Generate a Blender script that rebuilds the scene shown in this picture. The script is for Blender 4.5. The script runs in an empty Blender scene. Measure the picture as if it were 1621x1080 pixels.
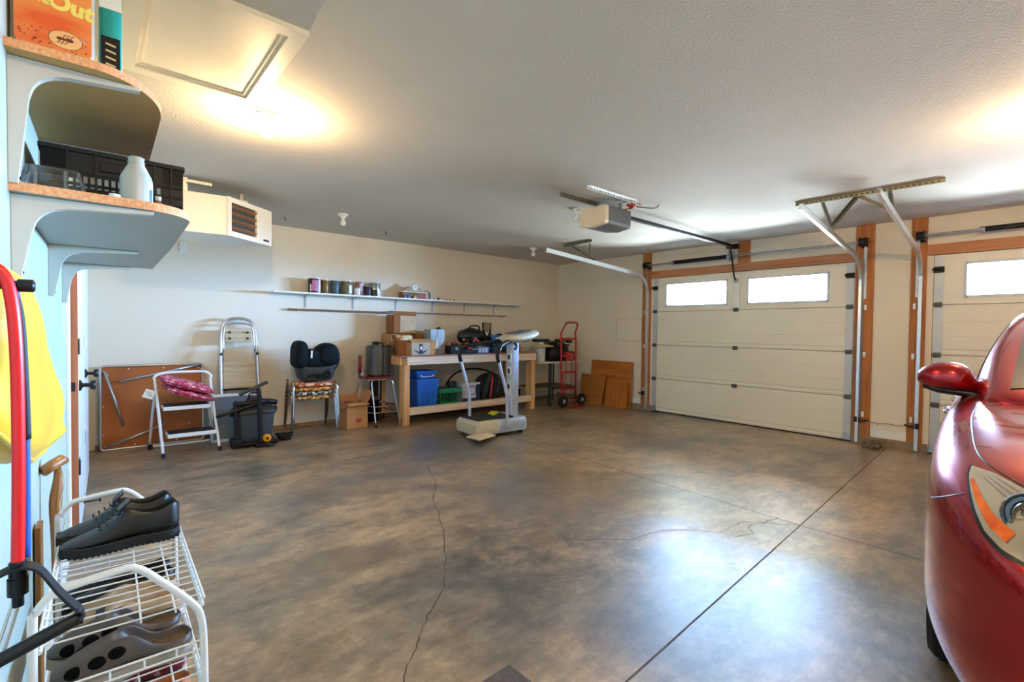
import bpy, bmesh, math, random
from mathutils import Vector, Matrix
from mathutils.bvhtree import BVHTree
random.seed(7)
SC = bpy.context.scene
COL = SC.collection
PI = math.pi

# ------------------------------------------------------------ camera
YAW, PITCH, ROLL, FOC, CH = 0.7150701, -0.02229941, 0.01207546, 766.63, 1.2846
cf = Vector((math.sin(YAW)*math.cos(PITCH), math.cos(YAW)*math.cos(PITCH), math.sin(PITCH)))
cr = Vector((math.cos(YAW), -math.sin(YAW), 0)); cu = cr.cross(cf)
r2 = cr*math.cos(ROLL) + cu*math.sin(ROLL); u2 = -cr*math.sin(ROLL) + cu*math.cos(ROLL)
cam = bpy.data.cameras.new('camera'); camo = bpy.data.objects.new('camera', cam); COL.objects.link(camo)
camo.matrix_world = Matrix(((r2.x, u2.x, -cf.x, 0), (r2.y, u2.y, -cf.y, 0), (r2.z, u2.z, -cf.z, CH), (0, 0, 0, 1)))
cam.sensor_width = 36; cam.sensor_fit = 'HORIZONTAL'; cam.lens = FOC/1621*36; cam.clip_start = 0.02
SC.camera = camo
# ------------------------------------------------------------ world, exposure
SKY = 285.0
BULB = 560.0
w = bpy.data.worlds.new('world'); SC.world = w; w.use_nodes = True
bg = w.node_tree.nodes['Background']; bg.inputs['Strength'].default_value = SKY
# daylight: blue sky above the horizon, sunlit driveway below it
_n = w.node_tree.nodes; _l = w.node_tree.links
_tc = _n.new('ShaderNodeTexCoord'); _sx = _n.new('ShaderNodeSeparateXYZ'); _cr = _n.new('ShaderNodeValToRGB')
_l.new(_tc.outputs['Generated'], _sx.inputs[0]); _mr = _n.new('ShaderNodeMapRange'); _mr.inputs[1].default_value = -1; _mr.inputs[2].default_value = 1; _l.new(_sx.outputs['Z'], _mr.inputs[0]); _l.new(_mr.outputs[0], _cr.inputs['Fac'])
_e = _cr.color_ramp.elements; _e[0].position = .47; _e[0].color = (.125, .145, .155, 1); _e[1].position = .52; _e[1].color = (.30, .57, 1.0, 1)
_l.new(_cr.outputs[0], bg.inputs['Color'])
SC.view_settings.view_transform = 'Standard'; SC.view_settings.look = 'None'
SC.view_settings.gamma = 1; SC.view_settings.use_curve_mapping = False
SC.view_settings.exposure = 1.3

XB, YA, HC = 6.862, 6.537, 2.562          # garage door wall, workbench wall, ceiling
# portals: one in each garage door window, only tell the renderer where the sky comes in
for i, (y0, y1) in enumerate(((3.235, 4.19), (1.975, 2.93), (-0.235, 0.72), (-1.495, -0.54))):
    l = bpy.data.lights.new('sky_portal', 'AREA'); l.shape = 'RECTANGLE'; l.size = 0.32; l.size_y = y1-y0
    l.cycles.is_portal = True
    o = bpy.data.objects.new('sky_portal', l); COL.objects.link(o); o.location = (XB+0.10, (y0+y1)/2, 1.87)
    o.rotation_euler = (0, PI/2, 0)

# ------------------------------------------------------------ helpers
def S(r, g, b):
    f = lambda c: (c/255/12.92) if c/255 <= .04045 else ((c/255+.055)/1.055)**2.4
    return (f(r), f(g), f(b))
MATS = {}
def M(name, rgb, rough=.5, metal=0, var=.07, scale=6, bump=0, bscale=150, emis=None, coat=0, stretch=None, rgb2=None, ramp=(.35, .65), spec=None, sheen=0, detail=4, alpha=None):
    if name in MATS: return MATS[name]
    m = bpy.data.materials.new(name); m.use_nodes = True; MATS[name] = m
    nt = m.node_tree; n = nt.nodes; L = nt.links; p = n['Principled BSDF']
    tc = n.new('ShaderNodeTexCoord'); no = n.new('ShaderNodeTexNoise'); no.inputs['Scale'].default_value = scale; no.inputs['Detail'].default_value = detail
    mp = n.new('ShaderNodeMapping')
    if stretch: mp.inputs['Scale'].default_value = stretch
    L.new(tc.outputs['Object'], mp.inputs['Vector']); L.new(mp.outputs[0], no.inputs['Vector'])
    rp = n.new('ShaderNodeValToRGB'); e = rp.color_ramp.elements
    c2 = rgb2 if rgb2 else tuple(min(1, c*(1+var)) for c in rgb)
    c1 = rgb if rgb2 else tuple(c*(1-var) for c in rgb)
    e[0].position, e[1].position = ramp; e[0].color = (*c1, 1); e[1].color = (*c2, 1)
    L.new(no.outputs['Fac'], rp.inputs['Fac']); L.new(rp.outputs[0], p.inputs['Base Color'])
    p.inputs['Roughness'].default_value = rough; p.inputs['Metallic'].default_value = metal
    if coat: p.inputs['Coat Weight'].default_value = coat; p.inputs['Coat Roughness'].default_value = .04
    if spec is not None: p.inputs['Specular IOR Level'].default_value = spec
    if sheen: p.inputs['Sheen Weight'].default_value = sheen
    if emis: p.inputs['Emission Color'].default_value = (*emis[0], 1); p.inputs['Emission Strength'].default_value = emis[1]
    if alpha is not None: p.inputs['Alpha'].default_value = alpha
    if bump:
        nb = n.new('ShaderNodeTexNoise'); nb.inputs['Scale'].default_value = bscale; nb.inputs['Detail'].default_value = 3
        b = n.new('ShaderNodeBump'); b.inputs['Strength'].default_value = bump; b.inputs['Distance'].default_value = .004
        L.new(mp.outputs[0] if stretch else tc.outputs['Object'], nb.inputs['Vector']); L.new(nb.outputs['Fac'], b.inputs['Height']); L.new(b.outputs[0], p.inputs['Normal'])
    return m
def wood(name, c1, c2, axis='z', rough=.6):
    st = {'x': (.8, 14, 14), 'y': (14, .8, 14), 'z': (14, 14, .8)}[axis]
    return M(name, c1, rough, rgb2=c2, scale=2.2, stretch=st, ramp=(.3, .7), bump=.15, bscale=5, detail=6)
def glass(name, tint=(1, 1, 1), gl=.12, rough=.02):
    if name in MATS: return MATS[name]
    m = bpy.data.materials.new(name); m.use_nodes = True; MATS[name] = m
    nt = m.node_tree; n = nt.nodes; L = nt.links
    for x in list(n):
        if x.type == 'BSDF_PRINCIPLED': n.remove(x)
    t = n.new('ShaderNodeBsdfTransparent'); t.inputs[0].default_value = (*tint, 1)
    g = n.new('ShaderNodeBsdfGlossy'); g.inputs['Roughness'].default_value = rough
    f = n.new('ShaderNodeFresnel'); f.inputs[0].default_value = 1.5
    nz = n.new('ShaderNodeTexNoise'); nz.inputs['Scale'].default_value = 9
    ad = n.new('ShaderNodeMath'); ad.operation = 'MULTIPLY_ADD'; ad.inputs[1].default_value = gl; L.new(nz.outputs['Fac'], ad.inputs[0]); L.new(f.outputs[0], ad.inputs[2])
    mx = n.new('ShaderNodeMixShader'); L.new(ad.outputs[0], mx.inputs[0]); L.new(t.outputs[0], mx.inputs[1]); L.new(g.outputs[0], mx.inputs[2])
    L.new(mx.outputs[0], n['Material Output'].inputs[0])
    return m

# wall C (the wall the shelves hang on) is turned by a little over one degree; its frame is (out of wall, along wall, up)
TC = math.atan(.02)
FC = Matrix.Translation((-.181, 0, 0)) @ Matrix.Rotation(-TC, 4, 'Z')
I4 = Matrix.Identity(4)
INFO = {}
def T(name, label, cat, loc=(0, 0, 0), rotz=0, group=None, frame='W'):
    """an Empty at the base of a thing; frame says in which coordinates its parts are given: W world, C wall C, L the thing's own"""
    o = bpy.data.objects.new(name, None); COL.objects.link(o); o.empty_display_size = .1
    mw = Matrix.Translation(loc) @ Matrix.Rotation(rotz, 4, 'Z')
    if frame == 'C': mw = FC @ mw
    o.location = mw.to_translation(); o.rotation_euler = mw.to_euler()
    o['label'] = label; o['category'] = cat
    if group: o['group'] = group
    INFO[o.name] = mw.inverted() @ {'W': I4, 'C': FC, 'L': mw}[frame]
    return o
def tag(o, label, cat, group=None):
    o['label'] = label; o['category'] = cat
    if group: o['group'] = group
    return o
def copy_tree(o, parent=None):
    c = o.copy(); COL.objects.link(c); c.parent = parent
    if parent is None: INFO[c.name] = INFO.get(o.name, I4)
    for ch in list(o.children): copy_tree(ch, c)
    return c
def catmull(pts, k=6, closed=False):
    pts = [Vector(p) for p in pts]; n = len(pts); out = []
    rng = n if closed else n-1
    for i in range(rng):
        g = (lambda j: pts[j % n]) if closed else (lambda j: pts[max(0, min(n-1, j))])
        p0, p1, p2, p3 = g(i-1), g(i), g(i+1), g(i+2)
        for s in range(k):
            t = s/k
            out.append(.5*((2*p1)+(p2-p0)*t+(2*p0-5*p1+4*p2-p3)*t*t+(3*p1-p0-3*p2+p3)*t**3))
    if not closed: out.append(pts[-1])
    return out
class B:
    def __init__(s): s.bm = bmesh.new(); s.mi = 0
    def face(s, vs):
        try:
            f = s.bm.faces.new(vs); f.material_index = s.mi; return f
        except ValueError: return None
    def box(s, c, d, rot=None, bev=0):
        hx, hy, hz = d[0]/2, d[1]/2, d[2]/2
        R = rot if rot else Matrix.Identity(3)
        if isinstance(rot, tuple):
            R = (Matrix.Rotation(rot[2], 3, 'Z') @ Matrix.Rotation(rot[1], 3, 'Y') @ Matrix.Rotation(rot[0], 3, 'X'))
        vs = [s.bm.verts.new(Vector(c)+R @ Vector((x*hx, y*hy, z*hz))) for z in (-1, 1) for x, y in ((-1, -1), (1, -1), (1, 1), (-1, 1))]
        fs = [s.face([vs[i] for i in q]) for q in ((3, 2, 1, 0), (4, 5, 6, 7), (0, 1, 5, 4), (1, 2, 6, 5), (2, 3, 7, 6), (3, 0, 4, 7))]
        if bev:
            es = list({e for f in fs for e in f.edges})
            bmesh.ops.bevel(s.bm, geom=es, offset=bev, segments=2, affect='EDGES', profile=.5)
        return s
    def bx(s, x0, x1, y0, y1, z0, z1, bev=0):
        return s.box(((x0+x1)/2, (y0+y1)/2, (z0+z1)/2), (abs(x1-x0), abs(y1-y0), abs(z1-z0)), None, bev)
    def tube(s, pts, r, n=10, closed=False, cap=True, smooth=0):
        if smooth: pts = catmull(pts, smooth, closed)
        pts = [Vector(p) for p in pts]; N = len(pts); rings = []
        rr = r if isinstance(r, (list, tuple)) else [r]*N
        if len(rr) != N: rr = [rr[0]+(rr[-1]-rr[0])*i/(N-1) for i in range(N)]
        up = None
        for i in range(N):
            a = pts[(i-1) % N] if (closed or i > 0) else pts[i]; b = pts[(i+1) % N] if (closed or i < N-1) else pts[i]
            t = (b-a).normalized()
            if up is None:
                up = Vector((0, 0, 1)) if abs(t.z) < .9 else Vector((1, 0, 0))
            up = (up - t*up.dot(t))
            up = up.normalized() if up.length > 1e-6 else t.orthogonal().normalized()
            sd = t.cross(up)
            rings.append([s.bm.verts.new(pts[i]+(up*math.cos(2*PI*k/n)+sd*math.sin(2*PI*k/n))*rr[i]) for k in range(n)])
        for i in range(N if closed else N-1):
            a, b = rings[i], rings[(i+1) % N]
            for k in range(n): s.face((a[k], a[(k+1) % n], b[(k+1) % n], b[k]))
        if cap and not closed: s.face(rings[0][::-1]); s.face(rings[-1])
        return s
    def cyl(s, p0, p1, r, r1=None, n=16):
        return s.tube([p0, p1], [r, r if r1 is None else r1], n)
    def lathe(s, prof, c=(0, 0, 0), axis='z', n=24, cap=True, ang=None):
        ax = {'z': (Vector((1, 0, 0)), Vector((0, 1, 0)), Vector((0, 0, 1))), 'y': (Vector((1, 0, 0)), Vector((0, 0, 1)), Vector((0, -1, 0))), 'x': (Vector((0, 1, 0)), Vector((0, 0, 1)), Vector((1, 0, 0)))}[axis]
        if ang is not None: ax = tuple(ang @ a for a in ax)
        C0 = Vector(c); rings = []
        for r, z in prof: rings.append([s.bm.verts.new(C0+ax[2]*z+(ax[0]*math.cos(2*PI*k/n)+ax[1]*math.sin(2*PI*k/n))*max(r, 1e-4)) for k in range(n)])
        for a, b in zip(rings, rings[1:]):
            for k in range(n): s.face((a[k], a[(k+1) % n], b[(k+1) % n], b[k]))
        if cap: s.face(rings[0][::-1]); s.face(rings[-1])
        return s
    def prism(s, pts, h, plane='xy', off=0, bev=0):
        """polygon in a plane extruded from off to off+h along the third axis"""
        f = {'xy': lambda a, b, c: (a, b, c), 'xz': lambda a, b, c: (a, c, b), 'yz': lambda a, b, c: (c, a, b)}[plane]
        lo = [s.bm.verts.new(f(a, b, off)) for a, b in pts]; hi = [s.bm.verts.new(f(a, b, off+h)) for a, b in pts]
        n = len(pts); fs = [s.face(lo[::-1]), s.face(hi)]
        for i in range(n): fs.append(s.face((lo[i], lo[(i+1) % n], hi[(i+1) % n], hi[i])))
        if bev:
            es = list({e for q in fs[:2] if q for e in q.edges})
            bmesh.ops.bevel(s.bm, geom=es, offset=bev, segments=2, affect='EDGES', profile=.5)
        return s
    def loft(s, secs, closed=True, caps=True):
        R = [[s.bm.verts.new(p) for p in q] for q in secs]; n = len(R[0])
        for a, b in zip(R, R[1:]):
            for k in range(n if closed else n-1): s.face((a[k], a[(k+1) % n], b[(k+1) % n], b[k]))
        if caps and closed: s.face(R[0][::-1]); s.face(R[-1])
        return s
    def ball(s, c, r, sc=(1, 1, 1), n=12, rot=None):
        m = Matrix.Translation(c) @ (rot.to_4x4() if rot else I4) @ Matrix.Diagonal((r*sc[0], r*sc[1], r*sc[2], 1))
        bmesh.ops.create_uvsphere(s.bm, u_segments=n*2, v_segments=n, radius=1, matrix=m); return s
    def grid(s, P):
        R = [[s.bm.verts.new(p) for p in q] for q in P]
        for a, b in zip(R, R[1:]):
            for k in range(len(a)-1): s.face((a[k], a[k+1], b[k+1], b[k]))
        return s
    def xf(s, m):
        bmesh.ops.transform(s.bm, matrix=m, verts=s.bm.verts); return s
    def out(s, name, mat, parent=None, sm=False, sub=0, solid=0, kind=None, label=None, bevel=0, frame=None):
        bm = s.bm
        if parent is not None:
            r = parent
            while r.parent: r = r.parent
            mt = INFO.get(r.name, I4)
            if frame is None and mt != I4: bmesh.ops.transform(bm, matrix=mt, verts=bm.verts)
        elif frame == 'C': bmesh.ops.transform(bm, matrix=FC, verts=bm.verts)
        bmesh.ops.recalc_face_normals(bm, faces=bm.faces)
        me = bpy.data.meshes.new(name); bm.to_mesh(me); bm.free()
        for m in (mat if isinstance(mat, (list, tuple)) else [mat]): me.materials.append(m)
        if sm:
            for p in me.polygons: p.use_smooth = True
            if sm == 'a':
                me.set_sharp_from_angle(angle=math.radians(35))
        o = bpy.data.objects.new(name, me); COL.objects.link(o); o.parent = parent
        if solid: md = o.modifiers.new('solid', 'SOLIDIFY'); md.thickness = solid; md.offset = 0
        if sub: md = o.modifiers.new('sub', 'SUBSURF'); md.levels = sub; md.render_levels = sub
        if bevel: md = o.modifiers.new('bevel', 'BEVEL'); md.width = bevel; md.segments = 2; md.limit_method = 'ANGLE'
        if kind: o['kind'] = kind
        if label: o['label'] = label
        return o
def text_mesh(name, txt, size, mat, parent, mtx, depth=.001, shear=0, bold=0):
    """lettering as a mesh; mtx places the text plane (x right, y up, z towards the reader) in the parent's input frame"""
    cu_ = bpy.data.curves.new('t', 'FONT'); cu_.body = txt; cu_.size = size; cu_.extrude = depth; cu_.shear = shear; cu_.offset = bold
    cu_.align_x = 'CENTER'; cu_.align_y = 'CENTER'
    to = bpy.data.objects.new('t', cu_); COL.objects.link(to)
    dg = bpy.context.evaluated_depsgraph_get(); me = bpy.data.meshes.new_from_object(to.evaluated_get(dg))
    bpy.data.objects.remove(to); bpy.data.curves.remove(cu_)
    b = B(); b.bm.from_mesh(me); b.xf(mtx); bpy.data.meshes.remove(me)
    return b.out(name, mat, parent)
def struct(b, name, mat, parent=None, **k): return b.out(name, mat, parent, kind='structure' if parent is None else None, **k)

# ------------------------------------------------------------ common materials
m_wall = M('wall_paint', S(233, 223, 201), .75, var=.03, scale=.8, bump=.12, bscale=60)
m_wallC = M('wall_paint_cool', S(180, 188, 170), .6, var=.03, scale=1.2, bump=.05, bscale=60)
m_ceil = M('ceiling_texture', S(206, 200, 186), .85, var=.04, scale=.9, bump=.55, bscale=120)
m_white = M('white_paint', S(235, 235, 228), .45, var=.02)
m_wmetal = M('white_enamel', S(232, 234, 232), .28, var=.02)
m_alu = M('aluminium', S(200, 202, 204), .32, metal=.9, var=.06, scale=20)
m_steel = M('galvanised_steel', S(176, 180, 182), .38, metal=.85, var=.12, scale=30)
m_chrome = M('chrome', S(215, 217, 220), .12, metal=1, var=.03)
m_black = M('black_plastic', S(11, 11, 13), .42, var=.2, spec=.35)
m_rubber = M('rubber', S(16, 15, 15), .75, var=.2, bump=.1)
m_dark = M('dark_bronze', S(38, 34, 30), .4, metal=.5, var=.15)
m_fir = wood('fir_post', S(196, 124, 60), S(160, 92, 36), 'z')
m_firy = wood('fir_header', S(204, 138, 92), S(168, 102, 58), 'y')
m_pine = wood('pine_beam', S(234, 216, 192), S(208, 176, 140), 'x')
m_pinez = wood('pine_post', S(222, 172, 116), S(190, 138, 82), 'z')
m_card = M('cardboard', S(188, 138, 86), .85, var=.06, scale=5, bump=.1, bscale=60)
m_card2 = M('cardboard_dark', S(150, 96, 48), .85, var=.08, scale=5)
m_ply = wood('plywood', S(196, 120, 40), S(156, 84, 18), 'y')
m_conc = M('curb_concrete', S(150, 128, 100), .85, var=.15, scale=12, bump=.3, bscale=60)
# ============================================================ THE SETTING
# floor: stained, sealed concrete
fm = bpy.data.materials.new('sealed_concrete'); fm.use_nodes = True; MATS['sealed_concrete'] = fm
nt = fm.node_tree; N = nt.nodes; L = nt.links; P = N['Principled BSDF']
tc = N.new('ShaderNodeTexCoord')
def noise(sc, det=6, rough=.6, dist=0, st=(1, 1, 1)):
    mp = N.new('ShaderNodeMapping'); mp.inputs['Scale'].default_value = st; L.new(tc.outputs['Object'], mp.inputs['Vector'])
    n = N.new('ShaderNodeTexNoise'); n.inputs['Scale'].default_value = sc; n.inputs['Detail'].default_value = det; n.inputs['Roughness'].default_value = rough; n.inputs['Distortion'].default_value = dist
    L.new(mp.outputs[0], n.inputs['Vector']); return n.outputs['Fac']
def ramp(f, stops):
    r = N.new('ShaderNodeValToRGB'); e = r.color_ramp.elements
    while len(e) < len(stops): e.new(.5)
    for i, (p, c) in enumerate(stops): e[i].position = p; e[i].color = (*c, 1)
    L.new(f, r.inputs['Fac']); return r.outputs[0]
def mixc(f, a, b, mode='MIX'):
    m = N.new('ShaderNodeMix'); m.data_type = 'RGBA'; m.blend_type = mode
    if isinstance(f, float): m.inputs[0].default_value = f
    else: L.new(f, m.inputs[0])
    for s, v in ((6, a), (7, b)):
        if isinstance(v, tuple): m.inputs[s].default_value = (*v, 1)
        else: L.new(v, m.inputs[s])
    return m.outputs[2]
def spot(x, y, rx, ry, soft=.5, ang=0.0, warp=.5):
    """soft edged stain of its own shape, centred at (x, y)"""
    mp = N.new('ShaderNodeMapping'); mp.vector_type = 'TEXTURE'; mp.inputs['Location'].default_value = (x, y, 0); mp.inputs['Rotation'].default_value = (0, 0, ang); mp.inputs['Scale'].default_value = (rx, ry, 1)
    nz = N.new('ShaderNodeTexNoise'); nz.inputs['Scale'].default_value = 1.7; nz.inputs['Detail'].default_value = 5; L.new(tc.outputs['Object'], nz.inputs['Vector'])
    sb = N.new('ShaderNodeVectorMath'); sb.operation = 'SUBTRACT'; sb.inputs[1].default_value = (.5, .5, .5); L.new(nz.outputs['Color'], sb.inputs[0])
    ml = N.new('ShaderNodeVectorMath'); ml.operation = 'SCALE'; ml.inputs['Scale'].default_value = warp; L.new(sb.outputs[0], ml.inputs[0])
    ad = N.new('ShaderNodeVectorMath'); ad.operation = 'ADD'; L.new(tc.outputs['Object'], ad.inputs[0]); L.new(ml.outputs[0], ad.inputs[1]); L.new(ad.outputs[0], mp.inputs['Vector'])
    ln = N.new('ShaderNodeVectorMath'); ln.operation = 'LENGTH'; L.new(mp.outputs[0], ln.inputs[0])
    mr = N.new('ShaderNodeMapRange'); mr.inputs[1].default_value = 1+soft*.5; mr.inputs[2].default_value = 1-soft; mr.interpolation_type = 'SMOOTHSTEP'
    L.new(ln.outputs['Value'], mr.inputs[0]); return mr.outputs[0]
def mul(a, k):
    m = N.new('ShaderNodeMath'); m.operation = 'MULTIPLY'; L.new(a, m.inputs[0])
    if isinstance(k, float): m.inputs[1].default_value = k
    else: L.new(k, m.inputs[1])
    return m.outputs[0]
base = ramp(noise(.8, 10, .66, .15), [(.32, S(98, 92, 84)), (.44, S(152, 134, 108)), (.55, S(190, 160, 120)), (.68, S(134, 126, 116))])
cl = ramp(noise(2.6, 12, .72, .2, (1, 1.5, 1)), [(.36, (.26, .26, .26)), (.50, (.72, .71, .71)), (.62, (1.0, 1.0, 1.0))])
col = mixc(.8, base, cl, 'MULTIPLY')
fine = ramp(noise(26, 8, .75), [(.36, (.62, .61, .6)), (.62, (1.1, 1.1, 1.1))])
col = mixc(.6, col, fine, 'MULTIPLY')
streak = ramp(noise(7, 10, .72, .1, (1, 2.2, 1)), [(.40, (.55, .54, .53)), (.56, (1.05, 1.05, 1.05))])
col = mixc(.6, col, streak, 'MULTIPLY')
brush = noise(7, 10, .74, .35)
bd = ramp(brush, [(.40, (.30, .28, .27)), (.58, (.95, .95, .95))])
sw = mixc(.9, col, bd, 'MULTIPLY')
col = mixc(mul(spot(1.95, 2.05, .75, .85, .7, .5), .95), col, sw)                   # brushed dark stain in the middle
col = mixc(mul(spot(2.6, 2.7, .8, .9, .8, .2), .45), col, S(74, 72, 72))
col = mixc(mul(spot(1.95, 1.1, .5, .45, .7, .2), .55), col, S(72, 66, 62))
col = mixc(mul(spot(1.08, 2.62, .30, .17, .35, -.3, .25), .6), col, S(92, 78, 62))  # kidney shaped oil spot
col = mixc(mul(spot(1.9, 3.85, .8, .4, .7, .1), .45), col, S(84, 78, 74))
col = mixc(mul(spot(3.0, 4.6, 1.1, .7, .8, .1), .5), col, S(84, 86, 90))
L.new(col, P.inputs['Base Color'])
rr = N.new('ShaderNodeMapRange'); rr.inputs[3].default_value = .28; rr.inputs[4].default_value = .48; L.new(noise(2.1, 8, .66, .2), rr.inputs[0]); L.new(rr.outputs[0], P.inputs['Roughness'])
P.inputs['Specular IOR Level'].default_value = .7; P.inputs['Coat Weight'].default_value = .55; P.inputs['Coat Roughness'].default_value = .40
bp = N.new('ShaderNodeBump'); bp.inputs['Strength'].default_value = .25; bp.inputs['Distance'].default_value = .004; L.new(noise(18, 6, .6), bp.inputs['Height']); L.new(bp.outputs[0], P.inputs['Normal'])

floor = struct(B().bx(-.6, XB+.05, -3.6, YA+.15, -.12, 0), 'floor', fm)
m_joint = M('joint_dirt', S(70, 56, 46), .8, var=.3, scale=12)
m_crack = M('crack_dirt', S(84, 70, 56), .9, var=.3, scale=12)
def ribbon(pts, wd, z, name, mat):
    b = B(); n = len(pts); a = []; c = []
    for i, p in enumerate(pts):
        p = Vector((*p, z)); q = Vector((*pts[min(i+1, n-1)], z)); o = Vector((*pts[max(i-1, 0)], z)); d = (q-o).normalized(); s_ = Vector((-d.y, d.x, 0))*(wd if isinstance(wd, float) else wd[i])*.5
        a.append(p+s_); c.append(p-s_)
    b.grid([a, c]); return b.out(name, mat, floor)
ribbon([(1.2, 1.02), (3.573, 1.152), (XB-.05, 1.335)], .008, .0008, 'control_joint', m_joint)
ribbon([(3.55, -3), (3.575, 1.15), (3.73, 3.40), (3.8, 4.5)], .008, .0008, 'control_joint', m_joint)
ribbon([(.0, 4.36), (.8, 4.42), (2.533, 4.66), (5.2, 4.85)], .007, .0008, 'control_joint', m_crack)
def jag(pts, k, amp):
    out = []
    for a, b_ in zip(pts, pts[1:]):
        for i in range(k):
            t = i/k; out.append((a[0]+(b_[0]-a[0])*t+random.uniform(-amp, amp), a[1]+(b_[1]-a[1])*t+random.uniform(-amp, amp)))
    out.append(pts[-1]); return out
c1 = jag([(2.4, 3.984), (2.25, 3.62), (2.121, 3.371), (1.944, 3.132), (1.739, 2.683), (1.553, 2.36), (1.324, 2.008), (1.096, 1.824), (.995, 1.714), (.868, 1.585), (.78, 1.45)], 7, .008)
ribbon(c1, [.002+.005*random.random() for _ in c1], .0009, 'crack', m_crack)
c2_ = jag([(3.573, 1.158), (3.35, 1.42), (3.05, 1.45), (2.8, 1.7), (2.5, 1.75), (2.2, 2.0)], 7, .01)
ribbon(c2_, [.003+.004*random.random() for _ in c2_], .0009, 'crack', m_crack)
c3_ = jag([(3.62, 1.3), (3.45, 1.33), (3.3, 1.38), (3.18, 1.30), (3.05, 1.36)], 6, .012)
ribbon(c3_, [.004+.004*random.random() for _ in c3_], .0009, 'crack', m_joint)

struct(B().bx(-.7, XB+.3, -3.7, YA+.2, HC, HC+.12), 'ceiling', m_ceil)
struct(B().bx(-.7, XB+.3, YA, YA+.15, 0, HC), 'wall_back', m_wall)
struct(B().bx(-.7, XB+.3, -3.7, -3.55, 0, HC), 'wall_front', m_wall)
# wall B with the two garage door openings
D1 = (1.69, 4.43); D2 = (-1.76, 0.98)
wb = B()
wb.bx(XB, XB+.16, D1[1], YA, 0, HC); wb.bx(XB, XB+.16, D2[1], D1[0], 0, HC); wb.bx(XB, XB+.16, -3.6, D2[0], 0, HC)
wb.bx(XB, XB+.16, D1[0], D1[1], 2.15, HC); wb.bx(XB, XB+.16, D2[0], D2[1], 2.15, HC)
struct(wb, 'wall_right', m_wall)
# wall C
struct(B().bx(-.15, 0, -3.8, 6.56, 0, HC), 'wall_left', m_wallC, frame='C')
# baseboards and concrete curb
bb = B(); bb.bx(.02, XB, YA-.012, YA, .05, .16); bb.bx(.02, XB, YA-.016, YA, .05, .065); struct(bb, 'baseboard_back', m_white)
struct(B().bx(.02, XB, YA-.02, YA, 0, .05), 'trim_1', m_conc)
bb = B()
for y0, y1 in ((4.60, YA-.02), (1.17, 1.50), (-3.5, -1.9)): bb.bx(XB-.014, XB, y0, y1, .095, .19)
struct(bb, 'baseboard_right', m_white)
bb = B()
for y0, y1 in ((4.44, YA-.02), (.99, 1.68), (-3.5, -1.77)): bb.bx(XB-.03, XB, y0, y1, 0, .095)
struct(bb, 'trim_2', m_conc)
# timber around the garage doors
n_ = 3
for (y0, y1, z0, z1) in ((4.465, 4.62, .095, HC), (1.505, 1.685, .095, HC), (1.035, 1.17, .095, HC), (-1.91, -1.765, .095, HC)):
    struct(B().bx(XB-.024, XB, y0, y1, z0, z1, .003), 'trim_%d' % n_, m_fir); n_ += 1
for (y0, y1, z0, z1) in ((D1[0]-.0, 4.463, 2.15, 2.258), (D2[0], 1.033, 2.15, 2.262)):
    struct(B().bx(XB-.026, XB, y0, y1, z0, z1, .003), 'trim_%d' % n_, m_firy); n_ += 1
for (y0, y1) in ((2.91, 3.075), (-.48, -.32)):
    struct(B().bx(XB-.026, XB, y0, y1, 2.259, HC, .003), 'trim_%d' % n_, m_fir); n_ += 1

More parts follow.
